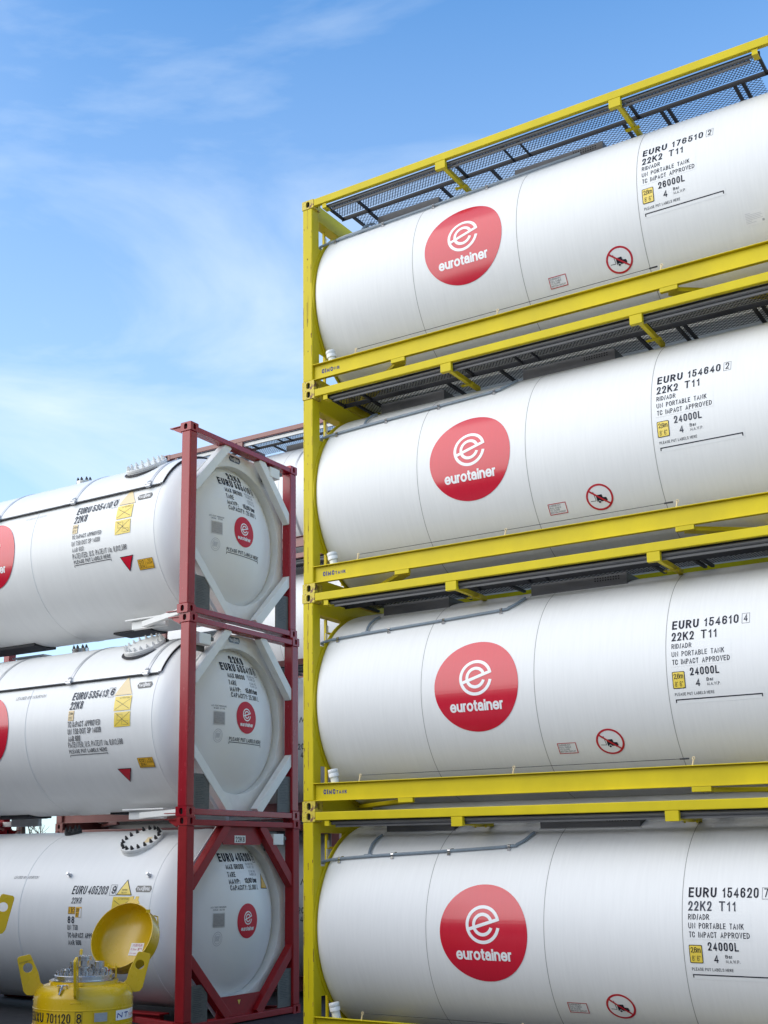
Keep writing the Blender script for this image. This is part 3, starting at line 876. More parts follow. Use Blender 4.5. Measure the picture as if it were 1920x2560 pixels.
    for key, xa, xb in (('a', 0.72, 1.62), ('b', 2.675, 3.80)):
        bx = part('spill_box', t, f'spill_{key}_{zc}', (lambda xa, xb: (lambda mb: (mb.box(xa, xb, 0.705, 0.713, 2.30, 2.486), mb.box(xa, xa + 0.008, 0.714, 1.72, 2.32, 2.486), mb.box(xb - 0.008, xb, 0.714, 1.72, 2.32, 2.486), mb.box(xa, xb, 1.721, 1.729, 2.30, 2.486), mb.box(xa - 0.01, xb + 0.02, 0.690, 0.704, 2.352, 2.357))))(xa, xb), 'box_steel')
        if key == 'b':
            def vents(mb):
                for i in range(10):
                    for j in range(2):
                        x = 3.44 + i * 0.030; z = 2.428 + j * 0.028
                        mb.plate([(0.0085 * cos(2 * pi * k / 10), 0.0085 * sin(2 * pi * k / 10)) for k in range(10)], [], (x, 0.7035, z), (-1, 0, 0), (0, 0, 1), 0.001)
            part('vent_holes', bx, 'vents', vents, 'hole')
    part('drain_channel', t, f'drain{zc}', lambda mb: mb.box(0.35, L - 0.35, 0.98, 1.46, zc - R - 0.052, zc - R + 0.03), 'white_part', bevel=0.01)  # added filler under the shell, blocks the bright strip of sky there
    fm = cyl_map(R, YC, zc)
    if not detail:
        return t, fm
    # ladder behind the end frame
    def ladder_fn(mb):
        mb.box(0.03, 0.06, 0.42, 0.45, 0.25, 2.34)
        mb.box(0.03, 0.06, 0.80, 0.83, 0.25, 2.34)
        for k in range(6):
            mb.box(0.037, 0.053, 0.17 if k in (1, 4) else 0.452, 0.418 if k in (1, 4) else 0.798, 0.52 + 0.33 * k, 0.545 + 0.33 * k)
    part('end_ladder', t, f'ladder_{fk}', ladder_fn, frame)
    part('ladder_label_strip', t, 'ladstrip', lambda mb: (mb.box(0.061, 0.065, 0.405, 0.445, 1.62, 2.17), mb.box(0.061, 0.066, 0.43, 0.465, 2.18, 2.27)), 'label_white')
    # conduit with clips
    if hose:
        pts = [(0.10, 0.77), (0.16, 0.80), (0.31, 0.825), (0.70, 0.86), (1.03, 0.882), (1.74, 0.928), (2.45, 0.985)]
        pts += ([(2.53, 1.02), (2.60, 1.09), (2.66, 1.22)] if curved_hose else [(3.2, 1.06), (3.6, 1.13)])
        # smooth it
        sm = []
        for i in range(len(pts) - 1):
            for k in range(5):
                a = k / 5
                p0 = pts[max(0, i - 1)]; p1 = pts[i]; p2 = pts[i + 1]; p3 = pts[min(len(pts) - 1, i + 2)]
                q = [0.5 * (2 * p1[c] + (-p0[c] + p2[c]) * a + (2 * p0[c] - 5 * p1[c] + 4 * p2[c] - p3[c]) * a * a + (-p0[c] + 3 * p1[c] - 3 * p2[c] + p3[c]) * a ** 3) for c in (0, 1)]
                sm.append(q)
        sm.append(pts[-1])
        path = [fm(a, b, 0.024) for a, b in sm]
        path[0] = (0.02, 0.62, zc + 0.72)
        hs = part('cable_conduit', t, f'hose_{R}_{zc}_{curved_hose}', lambda mb: mb.tube(path, 0.0165, 8), 'conduit', smooth=40)
        br = [fm(0.715, 0.875, 0.026), fm(0.70, 0.96, 0.03), fm(0.69, 1.05, 0.03), fm(0.705, 1.16, 0.028), fm(0.725, 1.24, 0.02)]
        part('cable_branch', hs, f'hbr_{R}_{zc}', lambda mb: (mb.tube(br, 0.0155, 8), mb.tube([fm(0.66, 0.863, 0.024), fm(0.76, 0.870, 0.024)], 0.021, 8)), 'conduit', smooth=40)
        def clip_fn(x, s_):
            def fn(mb):
                mb.tube([fm(x - 0.016, s_, 0.024), fm(x + 0.016, s_, 0.024)], 0.0205, 8)
                mb.beam(fm(x, s_ - 0.05, 0.008), fm(x, s_ - 0.025, 0.012), 0.035, 0.012, upv=(0, -0.7, 0.7))
                mb.beam(fm(x + 0.02, s_ + 0.02, 0.012), fm(x + 0.02, s_ + 0.045, 0.008), 0.03, 0.012, upv=(0, -0.7, 0.7))
            return fn
        pieces('conduit_clip', hs, f'clips_{R}_{zc}', [clip_fn(x, s_) for x, s_ in ((0.335, 0.828), (1.03, 0.882), (1.74, 0.928), (2.45, 0.985))], 'steel')
    # document tube behind the rail
    def tube_fn(mb):
        a, b = Vector((0.425, 0.115, 0.16)), Vector((0.372, 0.085, 0.47))
        d = (b - a).normalized()
        mb.cyl(a, a + d * 0.24, 0.048, 20)
        mb.lathe([(0, 0), (0, 0.060), (0.040, 0.060), (0.043, 0.0575), (0.047, 0.0575), (0.050, 0.060), (0.086, 0.060), (0.090, 0.057), (0.090, 0)], a + d * 0.235, d, 24)
    part('document_tube', t, 'doctube', tube_fn, 'white_plastic', smooth=40)
    # emergency pull cable on eyelets above the bottom rail
    def cable_fn(mb):
        mb.tube([(0.78, 0.045, 0.392), (2.70, 0.045, 0.389), (4.56, 0.045, 0.391)], 0.0032, 5)
    cb = part('pull_cable', t, 'pullcable', cable_fn, 'dark_steel')
    def eye_fn(x):
        def fn(mb):
            mb.tube([(x - 0.012, 0.045, 0.322), (x + 0.004, 0.045, 0.385)], 0.008, 6)
            mb.tube([(x + 0.004 + 0.013 * cos(a), 0.045, 0.393 + 0.013 * sin(a)) for a in [2 * pi * k / 10 for k in range(11)]], 0.005, 5, cap=False)
        return fn
    pieces('cable_eyelet', cb, 'eyelets', [eye_fn(x) for x in (0.77, 2.69, 4.60)], 'pale_yellow')
    part('cable_clamp', cb, 'cclamp', lambda mb: mb.tube([(4.47, 0.045, 0.391), (4.56, 0.045, 0.391)], 0.009, 6), 'gap')
    # --- markings
    company_logo(t, fm, 2.284, 0.021 + ds, 0.507)
    def ink(k, base='ink'):
        return 'ink2' if k in faded else base
    d = Decal()
    x0 = 4.458
    d.text('EURU', x0, 0.412 + ds, 0.266, 0.098, ink(0), bold=0.022)
    d.text(serial, x0 + 0.322, 0.412 + ds, 0.335, 0.098, ink(0), bold=0.022)
    d.text(digit, 5.166, 0.420 + ds, 0.036, 0.083, ink(0), bold=0.022)
    d.frame(5.147, 0.400 + ds, 5.222, 0.512 + ds, 0.003, 'ink2')
    d.text('22K2', x0, 0.284 + ds, 0.222, 0.092, ink(1), bold=0.022)
    d.text('T11', x0 + 0.292, 0.284 + ds, 0.158, 0.092, ink(1), bold=0.022)
    d.text('RID/ADR', x0, 0.201 + ds, 0.200, 0.053, ink(2), bold=0.008)
    d.text('UN', x0, 0.119 + ds, 0.066, 0.053, ink(2), bold=0.008)
    d.text('PORTABLE', x0 + 0.100, 0.119 + ds, 0.252, 0.053, ink(2), bold=0.008)
    d.text('TANK', x0 + 0.388, 0.119 + ds, 0.130, 0.053, ink(2), bold=0.008)
    d.text('TC', x0 + 0.004, 0.038 + ds, 0.055, 0.053, ink(3), bold=0.008)
    d.text('IMPACT', x0 + 0.092, 0.038 + ds, 0.172, 0.053, ink(3), bold=0.008)
    d.text('APPROVED', x0 + 0.300, 0.038 + ds, 0.270, 0.053, ink(3), bold=0.008)
    d.text(cap, 4.632, -0.078 + ds, 0.285, 0.077, ink(4), bold=0.02)
    d.text('4', 4.680, -0.188 + ds, 0.042, 0.075, ink(4), bold=0.02)
    d.text('Bar', 4.788, -0.144 + ds, 0.064, 0.032, ink(4), bold=0.012)
    d.text('M.A.W.P.', 4.790, -0.188 + ds, 0.130, 0.030, ink(4), bold=0.004)
    d.text('PLEASE PUT LABELS HERE', 4.462, -0.268 + ds, 0.388, 0.029, ink(5), bold=0.006)
    d.rect(4.462, -0.313 + ds, 5.302, -0.302 + ds, ink(5))
    d.rect(4.462, -0.336 + ds, 4.472, -0.3131 + ds, ink(5)); d.rect(5.292, -0.336 + ds, 5.302, -0.3131 + ds, ink(5))
    d.build('identification_lettering', t, fm, 0.05)
    d = Decal()
    d.rect(4.445, 0.020 + ds, 5.045, 0.265 + ds, 'sticker', 0.0012)
    d.rect(4.445, -0.352 + ds, 5.320, -0.2345 + ds, 'sticker', 0.0012)
    d.build('clear_film_sticker', t, fm, 0.05)
    d = Decal()
    d.poly(rounded(4.452, -0.198 + ds, 4.578, -0.030 + ds, 0.012), 'ink', 0.003)
    d.poly(rounded(4.459, -0.191 + ds, 4.571, -0.037 + ds, 0.008), 'sun_yellow', 0.0042)
    d.text('2,6m', 4.468, -0.100 + ds, 0.094, 0.050, 'ink', 0.0054, bold=0.006)
    d.text("8' 6\"", 4.476, -0.178 + ds, 0.078, 0.050, 'ink', 0.0054, bold=0.006)
    d.build('height_plate', t, fm, 0.05)
    # emergency notice
    ex, ey = 3.122 + emx * 0.92, -0.808 + ds
    d = Decal()
    d.rect(ex, ey, ex + 0.209, ey + 0.130, 'vinyl_white', 0.0012)
    d.frame(ex, ey, ex + 0.209, ey + 0.130, 0.008, 'sign_red', 0.003)
    for k, s_ in enumerate(('EMERGENCY', 'PULL CABLE', 'TO CLOSE', 'BOTTOM OUTLET')):
        d.text(s_, ex + 0.016, ey + 0.096 - 0.0262 * k, (0.128, 0.128, 0.108, 0.170)[k], 0.019, 'ink2', 0.003, bold=0.004)
    d.build('emergency_notice', t, fm, 0.05)
    # no forklift sign
    cx, cy, rr = 3.704 + emx * 2.55, -0.697 + ds, 0.149
    d = Decal()
    d.disc(cx, cy, rr - 0.011, 'vinyl_white', 0.0012)
    d.arc(cx, cy, rr - 0.021, rr, 0, 2 * pi, 'sign_red', 0.003, 64)
    sg = d.build('prohibition_sign', t, fm, 0.05)
    d = Decal()
    d.poly([(cx - 0.038, cy + 0.028), (cx + 0.028, cy + 0.030), (cx + 0.036, cy - 0.004), (cx + 0.072, cy - 0.008), (cx + 0.080, cy - 0.034), (cx + 0.078, cy - 0.048), (cx - 0.034, cy - 0.048)], 'ink', 0.003)
    d.disc(cx - 0.008, cy - 0.050, 0.017, 'vinyl_white', 0.0040, 20)
    d.disc(cx - 0.008, cy - 0.050, 0.0125, 'ink', 0.0050, 20)
    d.disc(cx + 0.058, cy - 0.050, 0.011, 'ink', 0.0045, 20)
    d.line((cx - 0.060, cy + 0.070), (cx - 0.046, cy - 0.030), 0.006, 'ink', 0.003)
    d.line((cx - 0.105, cy - 0.030), (cx - 0.044, cy - 0.034), 0.006, 'ink', 0.003)
    d.line((cx - 0.105, cy + 0.085), (cx + 0.105, cy - 0.085), 0.018, 'sign_red', 0.0062)
    d.build('forklift_pictogram', sg, fm, 0.05)
    if paper:
        d = Decal()
        d.rect(5.456, -0.690, 5.662, -0.545, 'label_white', 0.0012)
        for k in range(7):
            d.rect(5.468, -0.570 - 0.016 * k, 5.468 + (0.05, 0.16, 0.17, 0.15, 0.17, 0.06, 0.10)[k], -0.5675 - 0.016 * k, 'ink3', 0.0025)
        d.text('2023', 5.625, -0.672, 0.028, 0.010, 'ink2', 0.0025) if False else d.rect(5.628, -0.674, 5.650, -0.652, 'ink3', 0.0025)
        d.build('paper_certificate', t, fm, 0.05)
    # maker's name on the rail web
    pm = lambda u, v, off: (u, 0.046 - off, v)
    d = Decal()
    d.text('CIMC', 0.268, 0.194, 0.165, 0.056, 'navy', 0.0015, bold=0.03)
    if maker == 'TANK':
        d.text('TANK', 0.446, 0.196, 0.145, 0.040, 'navy', 0.0015, bold=0.027)
    else:
        d.text(maker, 0.440, 0.198, 0.095, 0.045, 'navy', 0.0015, bold=0.0, fit='box')
    d.build('rail_lettering', t, pm, None)
    return t, fm

# ------------------------------------------------------------------ beam tank container (red end frames)
def hexbolt(mb):
    mb.cyl((0, 0, 0), (0, 0, 0.010), 0.024, 12)
    mb.lathe([(0.010, 0), (0.010, 0.020), (0.032, 0.020), (0.034, 0.014), (0.034, 0)], (0, 0, 0), (0, 0, 1), 6)
    mb.cyl((0, 0, 0.034), (0, 0, 0.052), 0.011, 8)

def orient(o, p, n, spin=0.0):
    q = Vector(n).to_track_quat('Z', 'Y')
    o.matrix_local = Matrix.Translation(Vector(p)) @ q.to_matrix().to_4x4() @ Matrix.Rotation(spin, 4, 'Z')

RYC = 1.230
def beam_tank(label, loc, group, red='red', shield=True, R=1.18, brace_mat='white_part', zc=1.2955):
    """origin at near right bottom corner of the frame; tank runs to -X."""
    t = thing('tank_container', label, 'tank container', loc, group)
    for e, x in enumerate((-0.178, -L)):
        for cy in (0.0, W - 0.162):
            for cz in (0.0, H - 0.118):
                casting(t, x, cy, cz, red, red)
        xs = -0.158 if e == 0 else -L + 0.010
        for py in (0.008, W - 0.156):
            part('corner_post', t, f'rpost_{red}', lambda mb: mb.box(0, 0.148, 0, 0.148, 0.118, H - 0.118), red, bevel=0.012, loc=(xs, py, 0))
        part('top_end_rail', t, f'rte_{red}', lambda mb: mb.box(0, 0.150, 0.162, W - 0.162, 2.480, 2.552), red, bevel=0.006, loc=(xs, 0, 0))
        part('bottom_end_rail', t, f'rbe_{red}', lambda mb: mb.box(0, 0.150, 0.162, W - 0.162, 0.020, 0.096), red, bevel=0.006, loc=(xs, 0, 0))
        # corner fins that point along the tank
        sx = -1 if e == 0 else 1
        xo = -0.178 if e == 0 else -L + 0.178
        def fin_fn(sx, y, top):
            def fn(mb):
                if top:
                    mb.plate([(0, -0.118), (0.0, 0.0), (0.15, -0.028), (0.12, -0.058)], [], (0, y + (0.012 if sx < 0 else 0), H - 0.02), (sx, 0, 0), (0, 0, 1), 0.012)
                    mb.box(min(0, sx * 0.19), max(0, sx * 0.19), y - 0.006, y + 0.055, H - 0.045, H - 0.035)
                else:
                    mb.box(min(0, sx * 0.19), max(0, sx * 0.19), y - 0.006, y + 0.055, 0.030, 0.040)
            return fn
        for o_ in pieces('corner_fin', t, f'fin_{red}_{e}', [fin_fn(sx, y, top) for y in (0.008, W - 0.020) for top in (True, False)], red):
            o_.location = (xo, 0, 0)
        # corner braces of the end frame
        xb = -0.085 if e == 0 else -L + 0.085
        ym = RYC
        for sy in (-1, 1):
            for sz in (-1, 1):
                if sz > 0:
                    p0 = (xb, ym + sy * 0.36, 2.50); p1 = (xb, ym + sy * 1.085, 1.725)
                else:
                    p0 = (xb, ym + sy * 0.30, 0.09); p1 = (xb, ym + sy * 1.095, 0.865)
                bm_ = red if brace_mat == 'red' else brace_mat
                part('corner_brace', t, f'cb_{bm_}_{e}_{sy}_{sz}', (lambda p0, p1: (lambda mb: mb.beam(p0, p1, 0.125, 0.11, upv=(1, 0, 0))))(p0, p1), bm_, bevel=0.006)
        # end plate with the round opening
        xp = -0.205 if e == 0 else -L + 0.193
        n = 72
        cyr, czr = -0.0, 0.010
        hole = [(cyr + 1.0 * cos(2 * pi * i / n), czr + 1.0 * sin(2 * pi * i / n)) for i in range(n)]
        octo = [(-0.42, 1.183), (0.42, 1.183), (1.10, 0.50), (1.10, -0.49), (0.40, -1.198), (-0.40, -1.198), (-1.10, -0.49), (-1.10, 0.50)]
        part('end_plate', t, f'ep_{e}', lambda mb: mb.plate(octo, [hole], (xp, RYC, zc), (0, 1, 0), (0, 0, 1), 0.012), 'white_part')
        ax = (1, 0, 0) if e == 0 else (-1, 0, 0)
        ox = 0 if e == 0 else -L
        part('skirt_ring', t, f'sk_{e}', lambda mb: mb.lathe([(-0.42, 1.000), (-0.195, 1.000), (-0.195, 0.988), (-0.42, 0.988)], (ox, RYC, zc + 0.010), ax, 96), 'white_part', smooth=40)
        if brace_mat == 'red':
            xw = -0.100 if e == 0 else -L + 0.088
            def web_a(mb):
                mb.plate([(-0.50, 2.479), (0.50, 2.479), (0.40, 2.245), (-0.40, 2.245)][::-1], [], (xw, RYC, 0), (0, 1, 0), (0, 0, 1), 0.012)
            def web_b(mb):
                mb.plate([(-0.52, 0.097), (0.52, 0.097), (0.42, 0.345), (-0.42, 0.345)], [], (xw, RYC, 0), (0, 1, 0), (0, 0, 1), 0.012)
            pieces('brace_web', t, f'bw_{e}', [web_a, web_b], red)
    # shell with dished heads
    def shell_fn(mb):
        pr = []
        for k in range(17):
            a = radians(90 * k / 16)
            pr.append((-0.65 + 0.6 * cos(a), R * sin(a)))
        pr[0] = (pr[0][0], 0.0)
        pr += [(-0.656, R), (-0.660, R + 0.005), (-0.672, R + 0.005), (-0.676, R), (-1.5, R), (-2.2, R), (-3.014, R), (-3.018, R + 0.005), (-3.030, R + 0.005), (-3.034, R), (-3.8, R), (-4.6, R), (-L + 0.65, R)]
        for k in range(1, 17):
            a = radians(90 + 90 * k / 16)
            pr.append((-L + 0.65 + 0.6 * cos(a), R * sin(a)))
        pr[-1] = (pr[-1][0], 0.0)
        mb.lathe(pr, (0, RYC, zc), (1, 0, 0), 128)
    part('tank_shell', t, f'rshell_{R}', shell_fn, 'white_gloss', smooth=30)
    fm = cyl_map(R, RYC, zc)
    fd = dome_map(R, -0.65, 0.6, RYC, zc)
    # saddles and struts under the tank
    sm_ = red if brace_mat == 'red' else 'white_part'
    def saddle_fn(fx, fy):
        def fn(mb):
            if True:
                xa, xb_ = sorted((fx(-1.46), fx(-0.84)))
                ya, yb = sorted((fy(0.53), fy(0.60)))
                mb.box(xa, xb_, ya, yb, 0.00, 0.115)
                ya, yb = sorted((fy(0.47), fy(0.66)))
                xa2, xb2 = sorted((fx(-1.53), fx(-0.80)))
                mb.box(xa2, xb2, ya, yb, 0.116, 0.136)
                mb.beam((fx(-1.20), fy(0.50), 0.045), (fx(-0.17), fy(0.14), 0.060), 0.075, 0.075)
        return fn
    pieces('support_saddle', t, f'saddle_{sm_}', [saddle_fn(fx, fy) for fx in ((lambda v: v), (lambda v: -L - v)) for fy in ((lambda v: v), (lambda v: W - v))], sm_, bevel=0.004)
    if brace_mat != 'red':
        pieces('outlet_guard', t, 'outlet', [lambda mb: mb.box(-5.2, -3.90, 1.0, 1.45, 0.098, 0.14), lambda mb: mb.box(-2.30, -1.6, 1.05, 1.42, 0.100, 0.14)], 'dark_steel')
    # sun shield with straps
    if shield:
        R2 = 1.222
        def shield_fn(mb):
            a = radians(29.5)
            for (r0, r1) in ((R2 - 0.006, R2),):
                mb.lathe([(-0.63, r1), (-0.63, r0), (-L + 0.7, r0), (-L + 0.7, r1), (-0.63, r1)], (0, RYC, zc), (1, 0, 0), 72, a0=-pi / 2 + a, a1=pi / 2 - a)
        sh = part('sun_shield', t, 'shield', shield_fn, 'white_gloss', smooth=30)
        fs = cyl_map(R2, RYC, zc)
        s0 = radians(29.5) * R2
        def edge_fn(mb):
            mb.tube([fs(-0.66, s0 - 0.008, -0.004), fs(-L + 0.72, s0 - 0.008, -0.004)], 0.011, 8)
        part('shield_edge', sh, 'shedge', edge_fn, 'alu', smooth=40)
        pieces('shield_gap', sh, 'shgap', [lambda mb: mb.tube([fs(-0.68, s0 - 0.024, -0.016), fs(-L + 0.74, s0 - 0.022, -0.016)], 0.006, 6), lambda mb: mb.lathe([(-0.640, R2 - 0.008), (-0.640, R + 0.002), (-0.646, R + 0.002)], (0, RYC, zc), (1, 0, 0), 72, a0=-pi / 2 + radians(31), a1=pi / 2 - radians(31))], 'gap')  # dark strips paint the shade in the gap between shield and shell
        for xs_ in (-0.86, -2.29, -3.87, -5.1):
            def strap_fn(xs_):
                def fn(mb):
                    a = radians(30.5)
                    mb.lathe([(xs_ - 0.028, R2 + 0.001), (xs_ - 0.028, R2 + 0.007), (xs_ + 0.028, R2 + 0.007), (xs_ + 0.028, R2 + 0.001)], (0, RYC, zc), (1, 0, 0), 64, a0=-pi / 2 + a, a1=pi / 2 - a)
                return fn
            stp = part('shield_strap', sh, f'strap{xs_}', strap_fn(xs_), 'alu', smooth=40)
            def cleat_fn(xs_):
                def fn(mb):
                    mb.beam(fs(xs_, s0 - 0.045, 0.012), fs(xs_, s0 + 0.012, 0.020), 0.085, 0.035, upv=(0, -0.85, 0.5))
                    mb.beam(fs(xs_, s0 + 0.010, 0.028), fs(xs_, s0 + 0.055, 0.016), 0.040, 0.030, upv=(0, -0.85, 0.5))
                    mb.tube([fs(xs_ - 0.05, s0 - 0.012, 0.030), fs(xs_ + 0.05, s0 - 0.012, 0.030)], 0.010, 6)
                return fn
            part('strap_cleat', stp, f'cleat{xs_}', cleat_fn(xs_), 'alu')
    Rt = 1.222 if shield else R
    # manhole cover
    th = radians(58.5)
    nrm = Vector((0, -cos(th), sin(th)))
    base = Vector((-1.30, RYC, zc)) + nrm * (Rt - 0.02)
    if shield:
        part('manhole_opening', t, 'mhopen', lambda mb: mb.lathe([(0.010, 0.0), (0.010, 0.335), (0.0, 0.345)], base + nrm * 0.004, nrm, 48), 'gap')  # flat dark disc painted as the shaded cut-out in the shield
    mh = part('manhole_cover', t, f'mh_{Rt}', lambda mb: mb.lathe([(-0.06, 0.30), (0.022, 0.30), (0.024, 0.293), (0.030, 0.293), (0.032, 0.30), (0.066, 0.30), (0.070, 0.296), (0.070, 0.0)], base, nrm, 64), 'white_part', smooth=35)
    bmat = 'white_part' if shield else 'bolt'
    e1 = Vector((1, 0, 0)); e2 = nrm.cross(e1)
    for k in range(18):
        a = 2 * pi * k / 18
        b = part('cover_bolt', mh, f'bolt_{bmat}', hexbolt, bmat)
        orient(b, base + nrm * 0.0705 + e1 * (0.262 * cos(a)) + e2 * (0.262 * sin(a)), nrm, a)
    if not shield:
        d = Decal()
        pm = lambda u, v, off: tuple(base + nrm * (0.070 + off) + e1 * u + e2 * v)
        d.poly([(0.12, -0.10), (0.20, -0.09), (0.17, 0.05), (0.09, 0.04)], 'pale_yellow', 0.002)
        d.build('tape_remnant', mh, pm, None)
    # small valve flange on the roof
    th = radians(78 if not shield else 80)
    n2 = Vector((0, -cos(th), sin(th)))
    b2 = Vector((-2.97, RYC, zc)) + n2 * (Rt - 0.01)
    fl = part('valve_flange', t, f'vf_{Rt}', lambda mb: mb.lathe([(-0.05, 0.125), (0.028, 0.125), (0.028, 0.118), (0.034, 0.118), (0.034, 0.125), (0.062, 0.125), (0.062, 0.0)], b2, n2, 40), 'bolt' if not shield else 'steel', smooth=35)
    f2 = n2.cross(e1)
    for k in range(8):
        a = 2 * pi * (k + 0.5) / 8
        b = part('flange_bolt', fl, 'bolt_bolt', hexbolt, 'bolt')
        orient(b, b2 + n2 * 0.0622 + e1 * (0.098 * cos(a)) + f2 * (0.098 * sin(a)), n2, a)
    # grey document plates beside the posts
    gp = [(0.175, 0.500, 0.09, 0.54), (1.975, 2.285, 0.10, 0.60)]
    for (ya, yb, za, zb) in gp:
        dp = part('document_plate', t, f'gp{ya}', (lambda ya, yb, za, zb: (lambda mb: mb.box(-0.060, -0.045, ya, yb, za, zb)))(ya, yb, za, zb), 'grey_plate', bevel=0.003)
        d = Decal()
        rnd = random.Random(int(ya * 1000))
        for k in range(16):
            z = zb - 0.05 - k * 0.022
            d.rect(ya + 0.05, z, ya + 0.05 + rnd.uniform(0.10, 0.20), z + 0.006, 'bolt', 0.002)
        d.build('plate_engraving', dp, lambda u, v, off: (-0.045 + off, u, v), None)
    return t, fm, fd

def side_marks(t, fm, number, digit, lines, y22, x0, shield, slant=0.0):
    pass

def badge(parent, fmap, x0, y0, w, h, name='maker_badge', cutx=None):
    d = Decal()
    c = h * 0.30
    def hexa(g):
        return [(x0 + g, y0 + h / 2), (x0 + c + g * 0.4, y0 + g), (x0 + w - c - g * 0.4, y0 + g), (x0 + w - g, y0 + h / 2), (x0 + w - c - g * 0.4, y0 + h - g), (x0 + c + g * 0.4, y0 + h - g)]
    d.poly(hexa(0), 'black_plate', 0.003)
    ob = d.build(name, parent, fmap, 0.05, cutx)
    d = Decal()
    d.text('VAN', x0 + w * 0.115, y0 + h * 0.24, w * 0.31, h * 0.50, 'vinyl_white', 0.0048, bold=0.03)
    for k in (0, 1):
        xx = x0 + w * (0.445 + 0.055 * k)
        d.poly([(xx, y0 + h * 0.12), (xx + w * 0.035, y0 + h * 0.12), (xx + w * 0.065, y0 + h * 0.9), (xx + w * 0.03, y0 + h * 0.9)], 'vinyl_white', 0.0048)
    d.text('OOL', x0 + w * 0.575, y0 + h * 0.24, w * 0.31, h * 0.50, 'vinyl_white', 0.0048, bold=0.03)
    d.build('badge_lettering', ob, fmap, 0.05, cutx)
    return ob

def warn_triangle(parent, fmap, pts, mat, words, inkm='ink', border=True, cutx=None, name='warning_triangle'):
    cx = sum(p[0] for p in pts) / 3; cy = sum(p[1] for p in pts) / 3
    sh = lambda k: [(cx + (p[0] - cx) * k, cy + (p[1] - cy) * k) for p in pts]
    d = Decal()
    d.poly(sh(1.0), 'ink' if border else mat, 0.0025)
    if border:
        d.poly(sh(0.86), mat, 0.0036)
    wdt = max(p[0] for p in pts) - min(p[0] for p in pts)
    if words:
        for k, s_ in enumerate(words):
            d.text(s_, cx - wdt * 0.17, cy - wdt * (0.05 + 0.13 * k), wdt * 0.32, wdt * 0.085, inkm, 0.0048, bold=0.004)
    return d.build(name, parent, fmap, 0.05, cutx)

def attention_panel(parent, fmap, x0, y0, x1, y1, title, mat, lines=False):
    d = Decal()
    d.rect(x0, y0, x1, y1, mat, 0.0025)
    w, h = x1 - x0, y1 - y0
    if title:
        d.text(title, x0 + w * 0.30, y1 - h * 0.19, w * 0.60, h * 0.12, 'bolt', 0.0038, bold=0.004)
    t = 0.76 if title else 0.95
    d.line((x0 + w * 0.08, y0 + h * t), (x0 + w * 0.92, y0 + h * 0.10), 0.006, 'bolt', 0.0038)
    d.line((x0 + w * 0.06, y0 + h * 0.08), (x0 + w * 0.95, y0 + h * t), 0.004, 'bolt', 0.0046)
    if lines:
        for (a, b, c, e) in ((0.2, 0.45, 0.52, 0.45), (0.52, 0.45, 0.52, 0.85), (0.2, 0.85, 0.52, 0.85), (0.2, 0.45, 0.2, 0.85), (0.5, 0.1, 0.5, 0.4), (0.55, 0.12, 0.9, 0.12), (0.9, 0.12, 0.9, 0.36), (0.55, 0.36, 0.9, 0.36)):
            d.line((x0 + w * a, y0 + h * b), (x0 + w * c + (1e-4 if a == c else 0), y0 + h * e), 0.003, 'ink2', 0.0054)
    return d.build('attention_panel', parent, fmap, 0.05)

